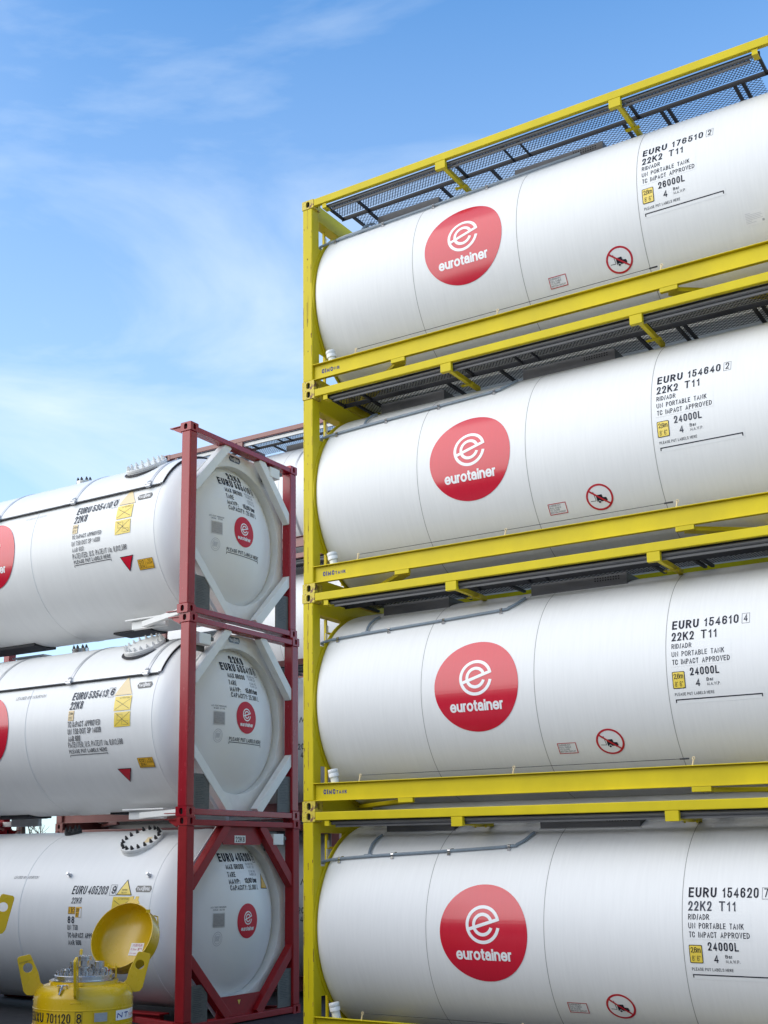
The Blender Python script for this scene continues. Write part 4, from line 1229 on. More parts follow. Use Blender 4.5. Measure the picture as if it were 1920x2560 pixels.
def end_marks(t, fd, number, digit, pressure, gross, tare, test, dy=0.0, dz=0.0, top22=True, labels=True, kw=1.0):
    """lettering on the dished head."""
    d = Decal()
    cx = 0.16
    if top22:
        d.text('22K8', -0.125 + dy, 0.793 + dz, 0.305, 0.105, 'ink', bold=0.03)
    d.text('EURU', -0.345 + dy, 0.668 + dz, 0.285, 0.110, 'ink', bold=0.03)
    d.text(number, -0.02 + dy, 0.672 + dz, 0.375, 0.110, 'ink', bold=0.03)
    d.text(digit, 0.402 + dy, 0.680 + dz, 0.050, 0.105, 'ink', bold=0.022)
    d.frame(0.385 + dy, 0.655 + dz, 0.470 + dy, 0.800 + dz, 0.005, 'ink')
    d.text('MAX GROSS', -0.258 + dy, 0.572 + dz, 0.355, 0.066, 'ink', bold=0.022)
    d.text('TARE', -0.264 + dy, 0.472 + dz, 0.150, 0.066, 'ink', bold=0.022)
    d.text('MAWP:', -0.260 + dy, 0.382 + dz, 0.215, 0.066, 'ink', bold=0.022)
    d.text(pressure, 0.060 + dy, 0.392 + dz, 0.300, 0.066, 'ink', bold=0.02)
    d.text('CAPACITY:', -0.252 + dy, 0.303 + dz, 0.345, 0.066, 'ink', bold=0.022)
    d.text('25.300 L', 0.122 + dy, 0.303 + dz, 0.250, 0.066, 'ink', bold=0.02)
    for k, s_ in enumerate((gross[0], gross[1], tare[0], tare[1])):
        d.text(s_, (0.160, 0.175, 0.20, 0.195)[k] + dy, (0.620, 0.580, 0.525, 0.485)[k] + dz, (0.20, 0.185, 0.165, 0.18)[k], 0.030, 'ink2', bold=0.0)
    d.build('end_lettering', t, fd, 0.06, 0.06)
    d = Decal()
    d.text('MITI TEST PRESSURE', -0.602 + dy, 0.150, 0.250, 0.020, 'ink2', bold=0.006)
    d.text(test, -0.566 + dy, 0.118, 0.180, 0.020, 'ink2', bold=0.006)
    d.build('test_pressure_lettering', t, fd, 0.06, 0.06)
    if labels:
        d = Decal()
        d.text('PLEASE PUT LABELS HERE', -0.292 + dy, -0.283, 0.715, 0.050, 'ink', bold=0.012)
        d.rect(-0.292 + dy, -0.305, 0.430 + dy, -0.297, 'ink'); d.rect(-0.292 + dy, -0.328, -0.284 + dy, -0.3051, 'ink'); d.rect(0.422 + dy, -0.328, 0.430 + dy, -0.3051, 'ink')
        d.build('label_bracket', t, fd, 0.06, 0.06)
    d = Decal()
    d.poly(rounded(-0.575 + dy, -0.092, -0.380 + dy, 0.092, 0.012), 'alu', 0.004)
    d.poly(rounded(-0.563 + dy, -0.078, -0.392 + dy, 0.080, 0.010), 'data_plate', 0.0055)
    d.build('data_plate', t, fd, 0.06, 0.06)
    d = Decal()
    cx_, cy_ = -0.487 + dy, -0.232
    d.arc(cx_, cy_, 0.070, 0.074, 0, 2 * pi, 'ink3', 0.003, 40, sy=1.2)
    d.arc(cx_, cy_, 0.050, 0.053, 0, 2 * pi, 'ink3', 0.003, 40, sy=1.2)
    for a in range(5):
        d.line((cx_ - 0.034 + 0.014 * a, cy_ - 0.03), (cx_ - 0.028 + 0.014 * a, cy_ + 0.035), 0.005, 'ink3', 0.003)
    d.build('inspection_crest', t, fd, 0.06, 0.06)

# ================================================================== BUILD
# ---- ground: concrete yard with a band of dark paving blocks under the stacks
gmb = MB()
gmb.v = [(-600, -600, 0), (600, -600, 0), (600, 600, 0), (-600, 600, 0)]
gmb.face((0, 1, 2, 3))
g = bpy.data.objects.new('ground', gmb.mesh('ground', 'concrete'))
COL.objects.link(g)
g['kind'] = 'structure'
gmb = MB()
gmb.v = [(-45, -7.5, 0.004), (30, -7.5, 0.004), (30, 16, 0.004), (-45, 16, 0.004)]
gmb.face((0, 1, 2, 3))
g = bpy.data.objects.new('pavement', gmb.mesh('pavement', 'ground'))
COL.objects.link(g)
g['kind'] = 'structure'

# ---- the four yellow-framed tanks
YG = 'yellow framed tank containers in the four high stack'
dxy = (0.0012, 0.0042, -0.0014, -0.0040)
framed_tank('white tank in yellow frame numbered 176510, topmost of the four high yellow stack', (dxy[0], 0, 3 * H), YG, zc=1.2955, ds=0.035,
            serial='176510', digit='2', cap='26000L', emx=0.155, br2=4.21, maker='中集', curved_hose=False, paper=True)
framed_tank('white tank in yellow frame numbered 154640, second from the top of the yellow stack', (dxy[1], 0, 2 * H), YG, zc=1.2755, ds=0.012,
            serial='154640', digit='2', emx=0.008, br2=4.30, faded=(4,))
framed_tank('white tank in yellow frame numbered 154610, second from the ground in the yellow stack', (dxy[2], 0, H), YG, zc=1.2755, ds=0.0,
            serial='154610', digit='4', br2=4.34, faded=(2,))
framed_tank('white tank in yellow frame numbered 154620, bottom of the yellow stack', (dxy[3], 0, 0), YG, zc=1.2755, ds=-0.012,
            serial='154620', digit='7', emx=-0.012, br2=4.37, faded=(1,))

# ---- the three red-framed tanks
RG = 'red framed tank containers in the three high stack'
XR = -1.783
def red_common(t, fm, ds):
    company_logo(t, fm, -3.868, -0.002 + ds * 0.2, 0.51)

# top, 535410
t, fm, fd = beam_tank('white tank in glossy red end frames numbered 535410, topmost of the red stack', (XR - 0.0192, 0.0104 - 0.0171, 2 * H), RG)
fm2 = cyl_map(1.185, RYC, 1.2955)
red_common(t, fm2, 0.0)
d = Decal()
d.text('LEASED BY NOURYON', -3.255, 0.478, 0.43, 0.036, 'ink3', bold=-0.004, shear=0.2)
d.build('lessee_lettering', t, fm2, 0.05)
d = Decal()
d.text('EURU', -2.178, 0.378, 0.262, 0.112, 'ink2', bold=0.02, shear=0.12)
d.text('535410', -1.882, 0.378, 0.362, 0.112, 'ink2', bold=0.02, shear=0.12)
d.text('0', -1.476, 0.388, 0.066, 0.104, 'ink2', bold=0.02, shear=0.12)
d.frame(-1.500, 0.362, -1.388, 0.502, 0.004, 'ink2')
d.text('22K8', -2.186, 0.240, 0.238, 0.112, 'ink2', bold=0.02, shear=0.12)
d.build('identification_lettering', t, fm2, 0.05)
d = Decal()
d.text('TC IMPACT APPROVED', -2.184, 0.000, 0.56, 0.058, 'ink2', bold=0.008)
d.text('UN T50-DOT SP 14039', -2.190, -0.098, 0.54, 0.066, 'ink2', bold=-0.004)
d.text('AAR 600', -2.184, -0.185, 0.222, 0.062, 'ink2', bold=-0.004)
d.text('PATENTED, U.S. PATENT No. 6,012,598', -2.184, -0.282, 1.02, 0.074, 'ink', bold=0.016)
d.text('PLEASE PUT LABELS HERE', -2.174, -0.352, 0.70, 0.052, 'ink', bold=0.01)
d.rect(-2.174, -0.376, -1.470, -0.368, 'ink'); d.rect(-2.174, -0.398, -2.166, -0.3761, 'ink'); d.rect(-1.478, -0.398, -1.470, -0.3761, 'ink')
d.build('approval_lettering', t, fm2, 0.05)
d = Decal()
d.rect(-2.188, 0.080, -2.090, 0.215, 'pale_yellow', 0.0025)
d.frame(-2.188, 0.080, -2.090, 0.215, 0.003, 'ink3', 0.0038)
d.text('2,6m', -2.180, 0.155, 0.084, 0.042, 'ink2', 0.0038, bold=0.0)
d.text("8'6\"", -2.176, 0.095, 0.070, 0.042, 'ink2', 0.0038, bold=0.0)
d.build('height_plate', t, fm2, 0.05)
warn_triangle(t, fm2, [(-1.208, 0.640), (-1.366, 0.385), (-1.052, 0.375)], 'pale_yellow', None, border=False)
attention_panel(t, fm2, -1.364, 0.165, -1.078, 0.362, 'ATTENTION', 'sun_yellow')
attention_panel(t, fm2, -1.366, -0.058, -1.086, 0.138, None, 'sun_yellow', True)
badge(t, fm2, -1.037, 0.405, 0.272, 0.085)
warn_triangle(t, fm2, [(-1.311, -0.372), (-1.188, -0.590), (-1.065, -0.370)], 'logo', ('!',), 'bolt', name='danger_triangle')
d = Decal()
d.rect(-1.015, -0.596, -0.745, -0.450, 'amber', 0.0025)
d.frame(-1.015, -0.596, -0.745, -0.450, 0.004, 'bolt', 0.0038)
d.text('C12', -0.995, -0.512, 0.085, 0.046, 'ink', 0.0038, bold=0.008)
d.text('S14', -0.990, -0.566, 0.080, 0.046, 'ink', 0.0038, bold=0.008)
d.text('20', -0.835, -0.494, 0.052, 0.030, 'ink', 0.0038, bold=0.006)
d.text('2438', -0.862, -0.530, 0.095, 0.030, 'ink', 0.0038, bold=0.006)
d.rect(-0.885, -0.570, -0.881, -0.455, 'bolt', 0.0038); d.rect(-1.01, -0.575, -0.75, -0.571, 'bolt', 0.0046)
d.build('size_plate', t, fm2, 0.05)
end_marks(t, fd, '535410', '0', '15,60 bar', ('36.000 KG', '79.366 LB'), ('6.040 KG', '13.316 LB'), '26 BAR - 377 PSI', dy=-0.040, dz=0.010)
company_logo(t, fd, 0.010, 0.046, 0.216, 0.44, 0.06, 'logo_flat')
pe = lambda u, v, off: (-0.193 + off, u, v)
badge(t, pe, 1.05, 2.365, 0.26, 0.085, 'end_badge')
def xmit(yc_, zc_):
    def fn(mb):
        mb.box(-0.16, -0.145, yc_ - 0.18, yc_ + 0.12, zc_ - 0.16, zc_ + 0.10, 1)
        mb.box(-0.144, -0.02, yc_ - 0.13, yc_ + 0.10, zc_ - 0.085, zc_ + 0.065, 0)
        mb.box(-0.10, -0.02, yc_ + 0.101, yc_ + 0.16, zc_ - 0.02, zc_ + 0.03, 1)
    return fn
part('tracking_box', t, None, xmit(1.93, 2.385), ['white_plastic', 'grey_plate'], bevel=0.012)

# middle, 535413
t, fm, fd = beam_tank('white tank in glossy red end frames numbered 535413, middle of the red stack', (XR + 0.0044, 0.0104 + 0.005, H), RG)
red_common(t, fm2, 0.0)
d = Decal()
d.text('LEASED BY NOURYON', -3.310, 0.420, 0.60, 0.046, 'ink2', bold=-0.006, shear=0.2)
d.build('lessee_lettering', t, fm2, 0.05)
d = Decal()
d.text('EURU', -2.158, 0.325, 0.262, 0.112, 'ink2', bold=0.02, shear=0.12)
d.text('535413', -1.860, 0.325, 0.350, 0.112, 'ink2', bold=0.02, shear=0.12)
d.text('6', -1.455, 0.336, 0.066, 0.104, 'ink2', bold=0.02, shear=0.12)
d.frame(-1.486, 0.314, -1.374, 0.452, 0.004, 'ink2')
d.text('22K8', -2.170, 0.190, 0.236, 0.112, 'ink2', bold=0.02, shear=0.12)
d.build('identification_lettering', t, fm2, 0.05)
d = Decal()
d.text('TC-IMPACT APPROVED', -2.176, -0.056, 0.605, 0.078, 'ink', bold=0.014)
d.text('UN T50-DOT SP 14039', -2.176, -0.152, 0.615, 0.076, 'ink', bold=0.014)
d.text('AAR 600', -2.176, -0.246, 0.225, 0.076, 'ink', bold=0.014)
d.text('PATENTED, U.S. PATENT No. 6,012,598', -2.186, -0.331, 1.0, 0.074, 'ink', bold=0.016)
d.text('PLEASE PUT LABELS HERE', -2.188, -0.410, 0.70, 0.052, 'ink', bold=0.01)
d.rect(-2.186, -0.440, -1.484, -0.432, 'ink'); d.rect(-2.186, -0.465, -2.178, -0.4401, 'ink'); d.rect(-1.492, -0.450, -1.484, -0.4401, 'ink')
d.build('approval_lettering', t, fm2, 0.05)
d = Decal()
d.rect(-2.174, 0.036, -2.076, 0.170, 'amber', 0.0025)
d.rect(-2.170, 0.040, -2.080, 0.166, 'pale_yellow', 0.0036)
d.text('2,6m', -2.166, 0.112, 0.080, 0.042, 'ink2', 0.0048, bold=0.0)
d.text("8'6\"", -2.164, 0.050, 0.072, 0.042, 'ink2', 0.0048, bold=0.0)
d.build('height_plate', t, fm2, 0.05)
tri = warn_triangle(t, fm2, [(-1.204, 0.604), (-1.366, 0.328), (-1.048, 0.328)], 'pale_yellow', None, border=False)
attention_panel(t, fm2, -1.336, 0.112, -1.040, 0.308, 'ATTENTION', 'sun_yellow')
attention_panel(t, fm2, -1.318, -0.103, -1.034, 0.090, None, 'sun_yellow', True)
badge(t, fm2, -0.990, 0.400, 0.265, 0.085)
warn_triangle(t, fm2, [(-1.406, -0.672), (-1.285, -0.890), (-1.157, -0.672)], 'sign_red', ('!',), 'ink', name='danger_triangle')
d = Decal()
d.rect(-1.000, -0.678, -0.733, -0.535, 'amber', 0.0025)
d.frame(-1.000, -0.678, -0.733, -0.535, 0.004, 'bolt', 0.0038)
d.text('C12', -0.970, -0.596, 0.080, 0.046, 'ink', 0.0038, bold=0.008)
d.text('S14', -0.962, -0.650, 0.075, 0.046, 'ink', 0.0038, bold=0.008)
d.text('20', -0.815, -0.574, 0.052, 0.030, 'ink', 0.0038, bold=0.006)
d.text('2438', -0.845, -0.612, 0.095, 0.030, 'ink', 0.0038, bold=0.006)
d.rect(-0.872, -0.656, -0.868, -0.540, 'bolt', 0.0038); d.rect(-0.996, -0.660, -0.737, -0.656, 'bolt', 0.0046)
d.build('size_plate', t, fm2, 0.05)
end_marks(t, fd, '535413', '6', '15,60 bar', ('36.000 KG', '79.366 LB'), ('6.040 KG', '13.316 LB'), '26 BAR - 377 PSI')
company_logo(t, fd, 0.047, 0.048, 0.218, 0.44, 0.06, 'logo_flat')
badge(t, pe, 1.03, 2.365, 0.26, 0.085, 'end_badge')
part('tracking_box', t, None, xmit(0.36, 2.30), ['white_plastic', 'grey_plate'], bevel=0.012)

# bottom, 405203: no shield, dull red braces
t, fm, fd = beam_tank('white tank in dull red end frames numbered 405203, bottom of the red stack', (XR + 0.0148, 0.0104 + 0.0121, 0), RG,
                      red='red_dull', shield=False, R=1.165, brace_mat='red')
d = Decal()
d.text('LEASED BY NOURYON', -3.274, 0.538, 0.478, 0.040, 'ink2', bold=0.0, shear=0.2)
d.build('lessee_lettering', t, fm, 0.05)
d = Decal()
d.text('EURU', -2.070, 0.328, 0.255, 0.114, 'ink', bold=0.022, shear=0.12)
d.text('405203', -1.780, 0.328, 0.345, 0.114, 'ink', bold=0.022, shear=0.12)
d.text('9', -1.360, 0.340, 0.066, 0.104, 'ink', bold=0.022, shear=0.12)
d.frame(-1.388, 0.318, -1.276, 0.460, 0.004, 'ink')
d.text('22K8', -2.044, 0.207, 0.180, 0.078, 'ink', bold=0.004, shear=0.1)
d.text('88', -2.078, -0.046, 0.122, 0.088, 'ink', bold=0.016)
d.text('UN T50', -2.082, -0.132, 0.188, 0.066, 'ink', bold=0.014)
d.text('TC-IMPACT APPROVED', -2.086, -0.232, 0.60, 0.066, 'ink', bold=0.014)
d.text('AAR 600', -2.088, -0.327, 0.232, 0.066, 'ink', bold=0.014)
d.build('identification_lettering', t, fm, 0.05)
d = Decal()
d.rect(-2.080, 0.072, -1.956, 0.164, 'amber', 0.0025)
d.frame(-2.078, 0.074, -2.020, 0.162, 0.004, 'ink', 0.0038); d.frame(-2.018, 0.074, -1.958, 0.162, 0.004, 'ink', 0.0038)
d.text('i', -2.058, 0.092, 0.016, 0.05, 'ink', 0.0038, bold=0.01); d.text('C', -2.008, 0.090, 0.040, 0.055, 'ink', 0.0038, bold=0.008)
d.rect(-1.942, 0.030, -1.838, 0.163, 'amber', 0.0025)
d.text('2,6m', -1.936, 0.104, 0.085, 0.042, 'ink', 0.0038, bold=0.0)
d.text("8'6\"", -1.932, 0.042, 0.066, 0.042, 'ink', 0.0038, bold=0.0)
d.poly([(-1.880, 0.032), (-1.840, 0.032), (-1.840, 0.140), (-1.868, 0.150)], 'label_white', 0.0048)
d.build('height_plate', t, fm, 0.05)
warn_triangle(t, fm, [(-1.130, 0.535), (-1.270, 0.322), (-0.992, 0.322)], 'sun_yellow', ('SUPER', 'HEAVY'))
attention_panel(t, fm, -1.308, 0.105, -0.996, 0.302, 'ATTENTION', 'sun_yellow')
badge(t, fm, -0.955, 0.366, 0.28, 0.084)
def stud_fn(x):
    def fn(mb):
        a = Vector(fm(x, 0.590, -0.005)); n = Vector((0, -cos(0.59 / 1.165), sin(0.59 / 1.165)))
        mb.cyl(a, a + n * 0.03, 0.032, 6)
        mb.cyl(a + n * 0.03, a + n * 0.075, 0.021, 8)
    return fn
pieces('lagging_stud', t, None, [stud_fn(x) for x in (-2.206, -0.785)], 'alu')
end_marks(t, fd, '405203', '9', '13,80 bar', ('34.000 KG', '74.957 LB'), ('6.740 KG', '14.859 LB'), '23 BAR - 334 PSI', dy=0.02, dz=0.062, top22=False, labels=False)
company_logo(t, fd, 0.088, -0.030, 0.222, 0.44, 0.06, 'logo_flat')
warn_triangle(t, fd, [(0.555, 0.575), (0.475, 0.375), (0.715, 0.365)], 'amber', None, cutx=0.06)
d = Decal()
d.rect(1.062, 2.268, 1.298, 2.365, 'label_white', 0.002)
d.text('22K8', 1.085, 2.280, 0.19, 0.070, 'ink', 0.0035, bold=0.012)
d.build('type_plate', t, lambda u, v, off: (-0.088 + off, u, v), None)
d = Decal()
d.poly([(1.16, 0.285), (1.22, 0.285), (1.19, 0.225)], 'sun_yellow', 0.002)
d.build('earth_mark', t, lambda u, v, off: (-0.088 + off, u, v), None)
part('tracking_box', t, None, xmit(1.97, 2.33), ['white_plastic', 'grey_plate'], bevel=0.012)

# ---- brown-framed stacks behind
BG = 'brown framed tank containers in the stacks behind'
for k, lab in enumerate(('white tank in brown frame, ground level of the tall stack furthest behind',
                         'white tank in brown frame, second level of the tall stack furthest behind',
                         'white tank in brown frame, third level of the tall stack furthest behind',
                         'white tank in brown frame on top of the tall stack furthest behind')):
    t, fm = framed_tank(lab, (-8.2, 6.6, k * H), BG, frame='brown', cast='brown', detail=False)
    if k == 3:
        part('walkway_edge_strip', t, None, lambda mb: mb.box(0.3, L - 0.3, 0.062, 0.070, 2.405, 2.470), 'white_part')
        part('cladding_band', t, None, lambda mb: mb.lathe([(3.28, 1.203), (3.33, 1.203)], (0, YC, 1.2755), (1, 0, 0), 96), 'alu', smooth=40)
        cx, cy, rr = 3.60, -0.70, 0.15
        d = Decal()
        d.arc(cx, cy, rr - 0.021, rr, 0, 2 * pi, 'brown', 0.003, 48)
        d.poly([(cx - 0.04, cy + 0.03), (cx + 0.03, cy + 0.03), (cx + 0.04, cy), (cx + 0.08, cy - 0.01), (cx + 0.08, cy - 0.048), (cx - 0.034, cy - 0.048)], 'ink', 0.003)
        d.line((cx - 0.105, cy + 0.085), (cx + 0.105, cy - 0.085), 0.018, 'brown', 0.0045)
        d.build('prohibition_sign', t, fm, 0.05)
    if k == 2:
        d = Decal()
        d.arc(3.64, -0.68, 0.128, 0.15, 0, 2 * pi, 'sign_red', 0.003, 48)
        d.build('prohibition_sign', t, fm, 0.05)
for k, lab in enumerate(('white tank in brown frame, lower of the pair seen through the gap',
                         'white tank in brown frame, upper of the pair seen through the gap')):
    t, fm = framed_tank(lab, (-8.09, 3.85, k * H), BG, frame='brown', cast='brown', detail=False)
    d = Decal()
    xx = 5.30
    d.text('6', xx + 0.03, 0.55 - 0.1 * k, 0.055, 0.10, 'ink2', bold=0.0, shear=0.15)
    d.text('N', xx - 0.02, 0.40 - 0.1 * k, 0.075, 0.10, 'ink', bold=0.02, shear=0.15)
    d.build('identification_lettering', t, fm, 0.05)
    d = Decal()
    d.text('20', xx - 0.02, -0.03 - 0.1 * k, 0.12, 0.09, 'ink', bold=0.012)
    d.text('4', xx + 0.02, -0.16 - 0.1 * k, 0.055, 0.09, 'ink', bold=0.012)
    d.build('capacity_lettering', t, fm, 0.05)

# ---- small yellow pressure drums
AX = Vector((-0.214, -3.228, 0.0))
E1 = Vector((0.7092, 0.7050, 0)).normalized()
HV = Vector((-0.7050, 0.7092, 0)).normalized()
def drum(label, a_off, dz, lid, number):
    t = thing('pressure_drum', label, 'pressure drum', tuple(AX + E1 * a_off), 'yellow pressure drums in front of the red stack')
    t.rotation_euler = (0, 0, atan2(E1.y, E1.x))
    # local frame: x = E1 (picture right), y = HV (away), z up
    Rb = 0.452
    def body_fn(mb):
        b = 0.10
        pr = [(0.04, 0.0), (0.04, 0.30), (0.10, 0.40), (b + 0.12, Rb)]
        for z in (0.36, 0.593, 0.738):
            pr += [(z + dz - 0.006, Rb), (z + dz - 0.003, Rb + 0.004), (z + dz + 0.003, Rb + 0.004), (z + dz + 0.006, Rb)]
        for k in range(1, 11):
            a = radians(84 * k / 10)
            pr.append((0.815 + dz + 0.122 * sin(a), Rb - 0.128 * (1 - cos(a))))
        pr += [(0.938 + dz, 0.319), (0.944 + dz, 0.315), (0.968 + dz, 0.315), (0.968 + dz, 0.0)]
        mb.lathe(pr, (0, 0, 0), (0, 0, 1), 96)
    body = part('drum_body', t, None, body_fn, 'yellow_drum', smooth=35)
    part('base_ring', t, None, lambda mb: mb.lathe([(0.0, 0.36), (0.0, 0.40), (0.16, 0.40), (0.16, 0.36), (0.0, 0.36)], (0, 0, 0), (0, 0, 1), 48), 'yellow_drum', smooth=35)
    # four lifting lugs
    poly = [(0.400, 0.860), (0.465, 0.842), (0.515, 0.848), (0.543, 0.880), (0.608, 1.150), (0.610, 1.172), (0.597, 1.188), (0.505, 1.208), (0.490, 1.200), (0.416, 1.046), (0.392, 0.954), (0.355, 0.925), (0.345, 0.885)]
    hole = [(0.512 + 0.043 * cos(2 * pi * k / 24), 1.088 + 0.043 * sin(2 * pi * k / 24)) for k in range(24)]
    for az in (4, 94, 184, 262):
        a = radians(az)
        def lug_fn(mb):
            mb.plate([(p[0], p[1] + dz) for p in poly], [[(p[0], p[1] + dz) for p in hole]], (0, 0.012, 0), (1, 0, 0), (0, 0, 1), 0.024)
            mb.beam((0.30, 0, 0.925 + dz), (0.452, 0, 0.80 + dz), 0.10, 0.012, upv=(0.6, 0, 0.8))
        lg = part('lifting_lug', t, f'lug{dz}', lug_fn, 'yellow_drum', bevel=0.003)
        lg.rotation_euler = (0, 0, a)
    if number:
        d = Decal()
        d.text('EMPTY LIFTING ONLY', -0.082, -0.008, 0.115, 0.014, 'ink', 0.002, bold=0.0)
        lx, lz, la = -0.530, 1.150, radians(-15)
        d.build('lug_lettering', t, lambda u, v, off: (lx + u * cos(la) * -1 * -1 - v * sin(la) * 1 + 0.02, -0.052 - off, lz + dz - u * sin(la) + v * cos(la)), None)
    # top flange and valves
    fl = part('top_flange', t, None, lambda mb: (mb.lathe([(0.969, 0.0), (0.969, 0.305), (0.975, 0.305), (0.975, 0.26), (0.984, 0.26), (0.984, 0.272), (1.014, 0.272), (1.018, 0.268), (1.018, 0.0)], (0, 0, dz), (0, 0, 1), 72),), 'steel', smooth=30)
    for k in range(24):
        a = 2 * pi * k / 24
        b = part('flange_bolt', fl, 'drumbolt', lambda mb: (mb.lathe([(0, 0), (0, 0.015), (0.020, 0.015), (0.022, 0.010), (0.022, 0)], (0, 0, 0), (0, 0, 1), 6), mb.cyl((0, 0, 0.0225), (0, 0, 0.034), 0.008, 8)), 'steel')
        b.location = (0.243 * cos(a), 0.243 * sin(a), 1.0185 + dz)
    def stack_fn(x, y, r, h, hs):
        def fn(mb):
            z = 1.0185 + dz
            mb.cyl((x, y, z), (x, y, z + h * 0.16), r * 1.0, 16)
            mb.cyl((x, y, z + h * 0.16), (x, y, z + h * 0.32), r * 0.6, 16)
            mb.cyl((x, y, z + h * 0.32), (x, y, z + h * 0.42), r * 1.0, 20)
            mb.cyl((x, y, z + h * 0.44), (x, y, z + h * 0.74), r * 0.66, 6)
            mb.cyl((x, y, z + h * 0.76), (x, y, z + h * 0.86), r * 1.02, 20)
            mb.cyl((x, y, z + h * 0.88), (x, y, z + h), r * 1.02, 20)
            for k in range(4):
                a = 2 * pi * k / 4 + 0.5
                mb.tube([(x + r * 0.8 * cos(a), y + r * 0.8 * sin(a), z + h * 0.72), (x + r * 0.8 * cos(a), y + r * 0.8 * sin(a), z + h * 1.07)], r * 0.13, 6)
            if hs:
                mb.tube([(x, y, z + h * 0.55), (x + hs, y - 0.01, z + h * 0.57)], r * 0.25, 8)
        return fn
    part('valve', t, None, stack_fn(0.002, 0.02, 0.060, 0.160, 0.0), 'steel', smooth=30)
    part('valve', t, None, stack_fn(-0.098, 0.03, 0.036, 0.112, 0.0), 'steel', smooth=30)
    part('valve', t, None, stack_fn(0.085, 0.10, 0.032, 0.080, -0.05), 'steel', smooth=30)
    def can_fn(mb):
        z = 1.0185 + dz
        mb.cyl((0.135, -0.02, z), (0.135, -0.02, z + 0.045), 0.032, 20)
        mb.lathe([(0.045, 0), (0.045, 0.048), (0.112, 0.048), (0.116, 0.044), (0.116, 0)], (0.135, -0.02, z), (0, 0, 1), 24)
    part('relief_valve', t, None, can_fn, 'steel', smooth=30)
    rnd = random.Random(5)
    def small_fn(x, y, h, r, n):
        def fn(mb):
            z = 1.0186 + dz
            mb.cyl((x, y, z), (x, y, z + h), r, n)
            mb.cyl((x, y, z + h), (x, y, z + h + 0.018), 0.010, 8)
        return fn
    pieces('fitting', t, None, [small_fn(x, y, rnd.uniform(0.02, 0.05), rnd.uniform(0.014, 0.026), 6 if k % 2 else 14) for k, (x, y) in enumerate(((-0.19, -0.02), (-0.16, -0.10), (-0.06, -0.12), (0.05, -0.10), (0.18, -0.10), (-0.14, 0.10), (0.17, 0.08), (-0.04, 0.14), (0.07, -0.01), (-0.05, -0.03)))], 'steel', smooth=30)
    pieces('shackle', t, None, [(lambda x, y, r: (lambda mb: mb.tube([(x + r * cos(a), y, 1.053 + dz + r * sin(a)) for a in [2 * pi * k / 16 for k in range(17)]], 0.006, 6, cap=False)))(x, y, r) for (x, y, r) in ((-0.155, -0.06, 0.020), (0.19, -0.06, 0.022))], 'steel', smooth=30)
    part('red_plug', t, None, lambda mb: mb.cyl((0.22, 0.05, 1.02 + dz), (0.22, 0.05, 1.05 + dz), 0.02, 12), 'chrome_red')
    # latch on the shoulder
    def latch_fn(mb):
        z = 0.93 + dz
        for x in (-0.225, -0.155):
            mb.box(x, x + 0.008, -0.36, -0.30, z - 0.03, z + 0.03)
        mb.tube([(-0.235, -0.345, z + 0.018), (-0.14, -0.345, z + 0.018)], 0.006, 8, mi=1)
        mb.tube([(-0.185, -0.345, z + 0.018), (-0.20, -0.385, z - 0.015), (-0.215, -0.40, z - 0.055)], 0.011, 8, mi=1)
        for x in (-0.30, -0.04):
            mb.box(x, x + 0.035, -0.335 if x > -0.2 else -0.14, -0.30 if x > -0.2 else -0.105, z + 0.01, z + 0.03)
    part('latch', t, None, latch_fn, ['yellow_drum', 'steel'])
    # markings
    pm = lambda u, v, off: ((Rb + off) * sin(u / Rb), -(Rb + off) * cos(u / Rb), v + dz)
    def U(a):
        return Rb * math.asin(max(-0.999, min(0.999, a / Rb)))
    d = Decal()
    zt = 0.655
    pts = [('E', -0.441, -0.423), ('U', -0.418, -0.404), ('X', -0.402, -0.386), ('U', -0.384, -0.366)]
    if number:
        d.text('EUXU', U(-0.4435), zt - 0.022, U(-0.345) - U(-0.4435), 0.082, 'ink', bold=0.016)
        d.text('701120', U(-0.318), zt - 0.022, U(-0.108) - U(-0.318), 0.082, 'ink', bold=0.016)
        d.text('8', U(-0.055), zt - 0.022, 0.042, 0.082, 'ink', bold=0.016)
        d.frame(U(-0.068), zt - 0.036, U(-0.005), zt + 0.074, 0.003, 'ink')
        d.build('identification_lettering', t, pm, None, 0.03)
        d = Decal()
        d.rect(U(0.092), 0.634, U(0.217), 0.724, 'yellow_drum', 0.006)
        d.rect(U(0.099), 0.641, U(0.211), 0.717, 'data_plate', 0.009)
        d.build('data_plate', t, pm, None, 0.03)
        d = Decal()
        x0, x1 = U(0.292), U(0.446)
        d.rect(x0, 0.636, x1, 0.722, 'label_white', 0.002)
        d.text('NT', x0 + 0.012, 0.655, (x1 - x0) * 0.48, 0.046, 'navy', 0.0035, bold=0.03, shear=0.15)
        d.text('TANK', x0 + (x1 - x0) * 0.56, 0.657, (x1 - x0) * 0.38, 0.028, 'sign_red', 0.0035, bold=0.02, shear=0.15)
        d.arc(x0 + (x1 - x0) * 0.78, 0.665, 0.046, 0.049, radians(35), radians(145), 'sign_red', 0.0035, 16)
        d.rect(x0 + (x1 - x0) * 0.56, 0.645, x0 + (x1 - x0) * 0.92, 0.6495, 'ink3', 0.0035)
        d.build('maker_plate', t, pm, None, 0.03)
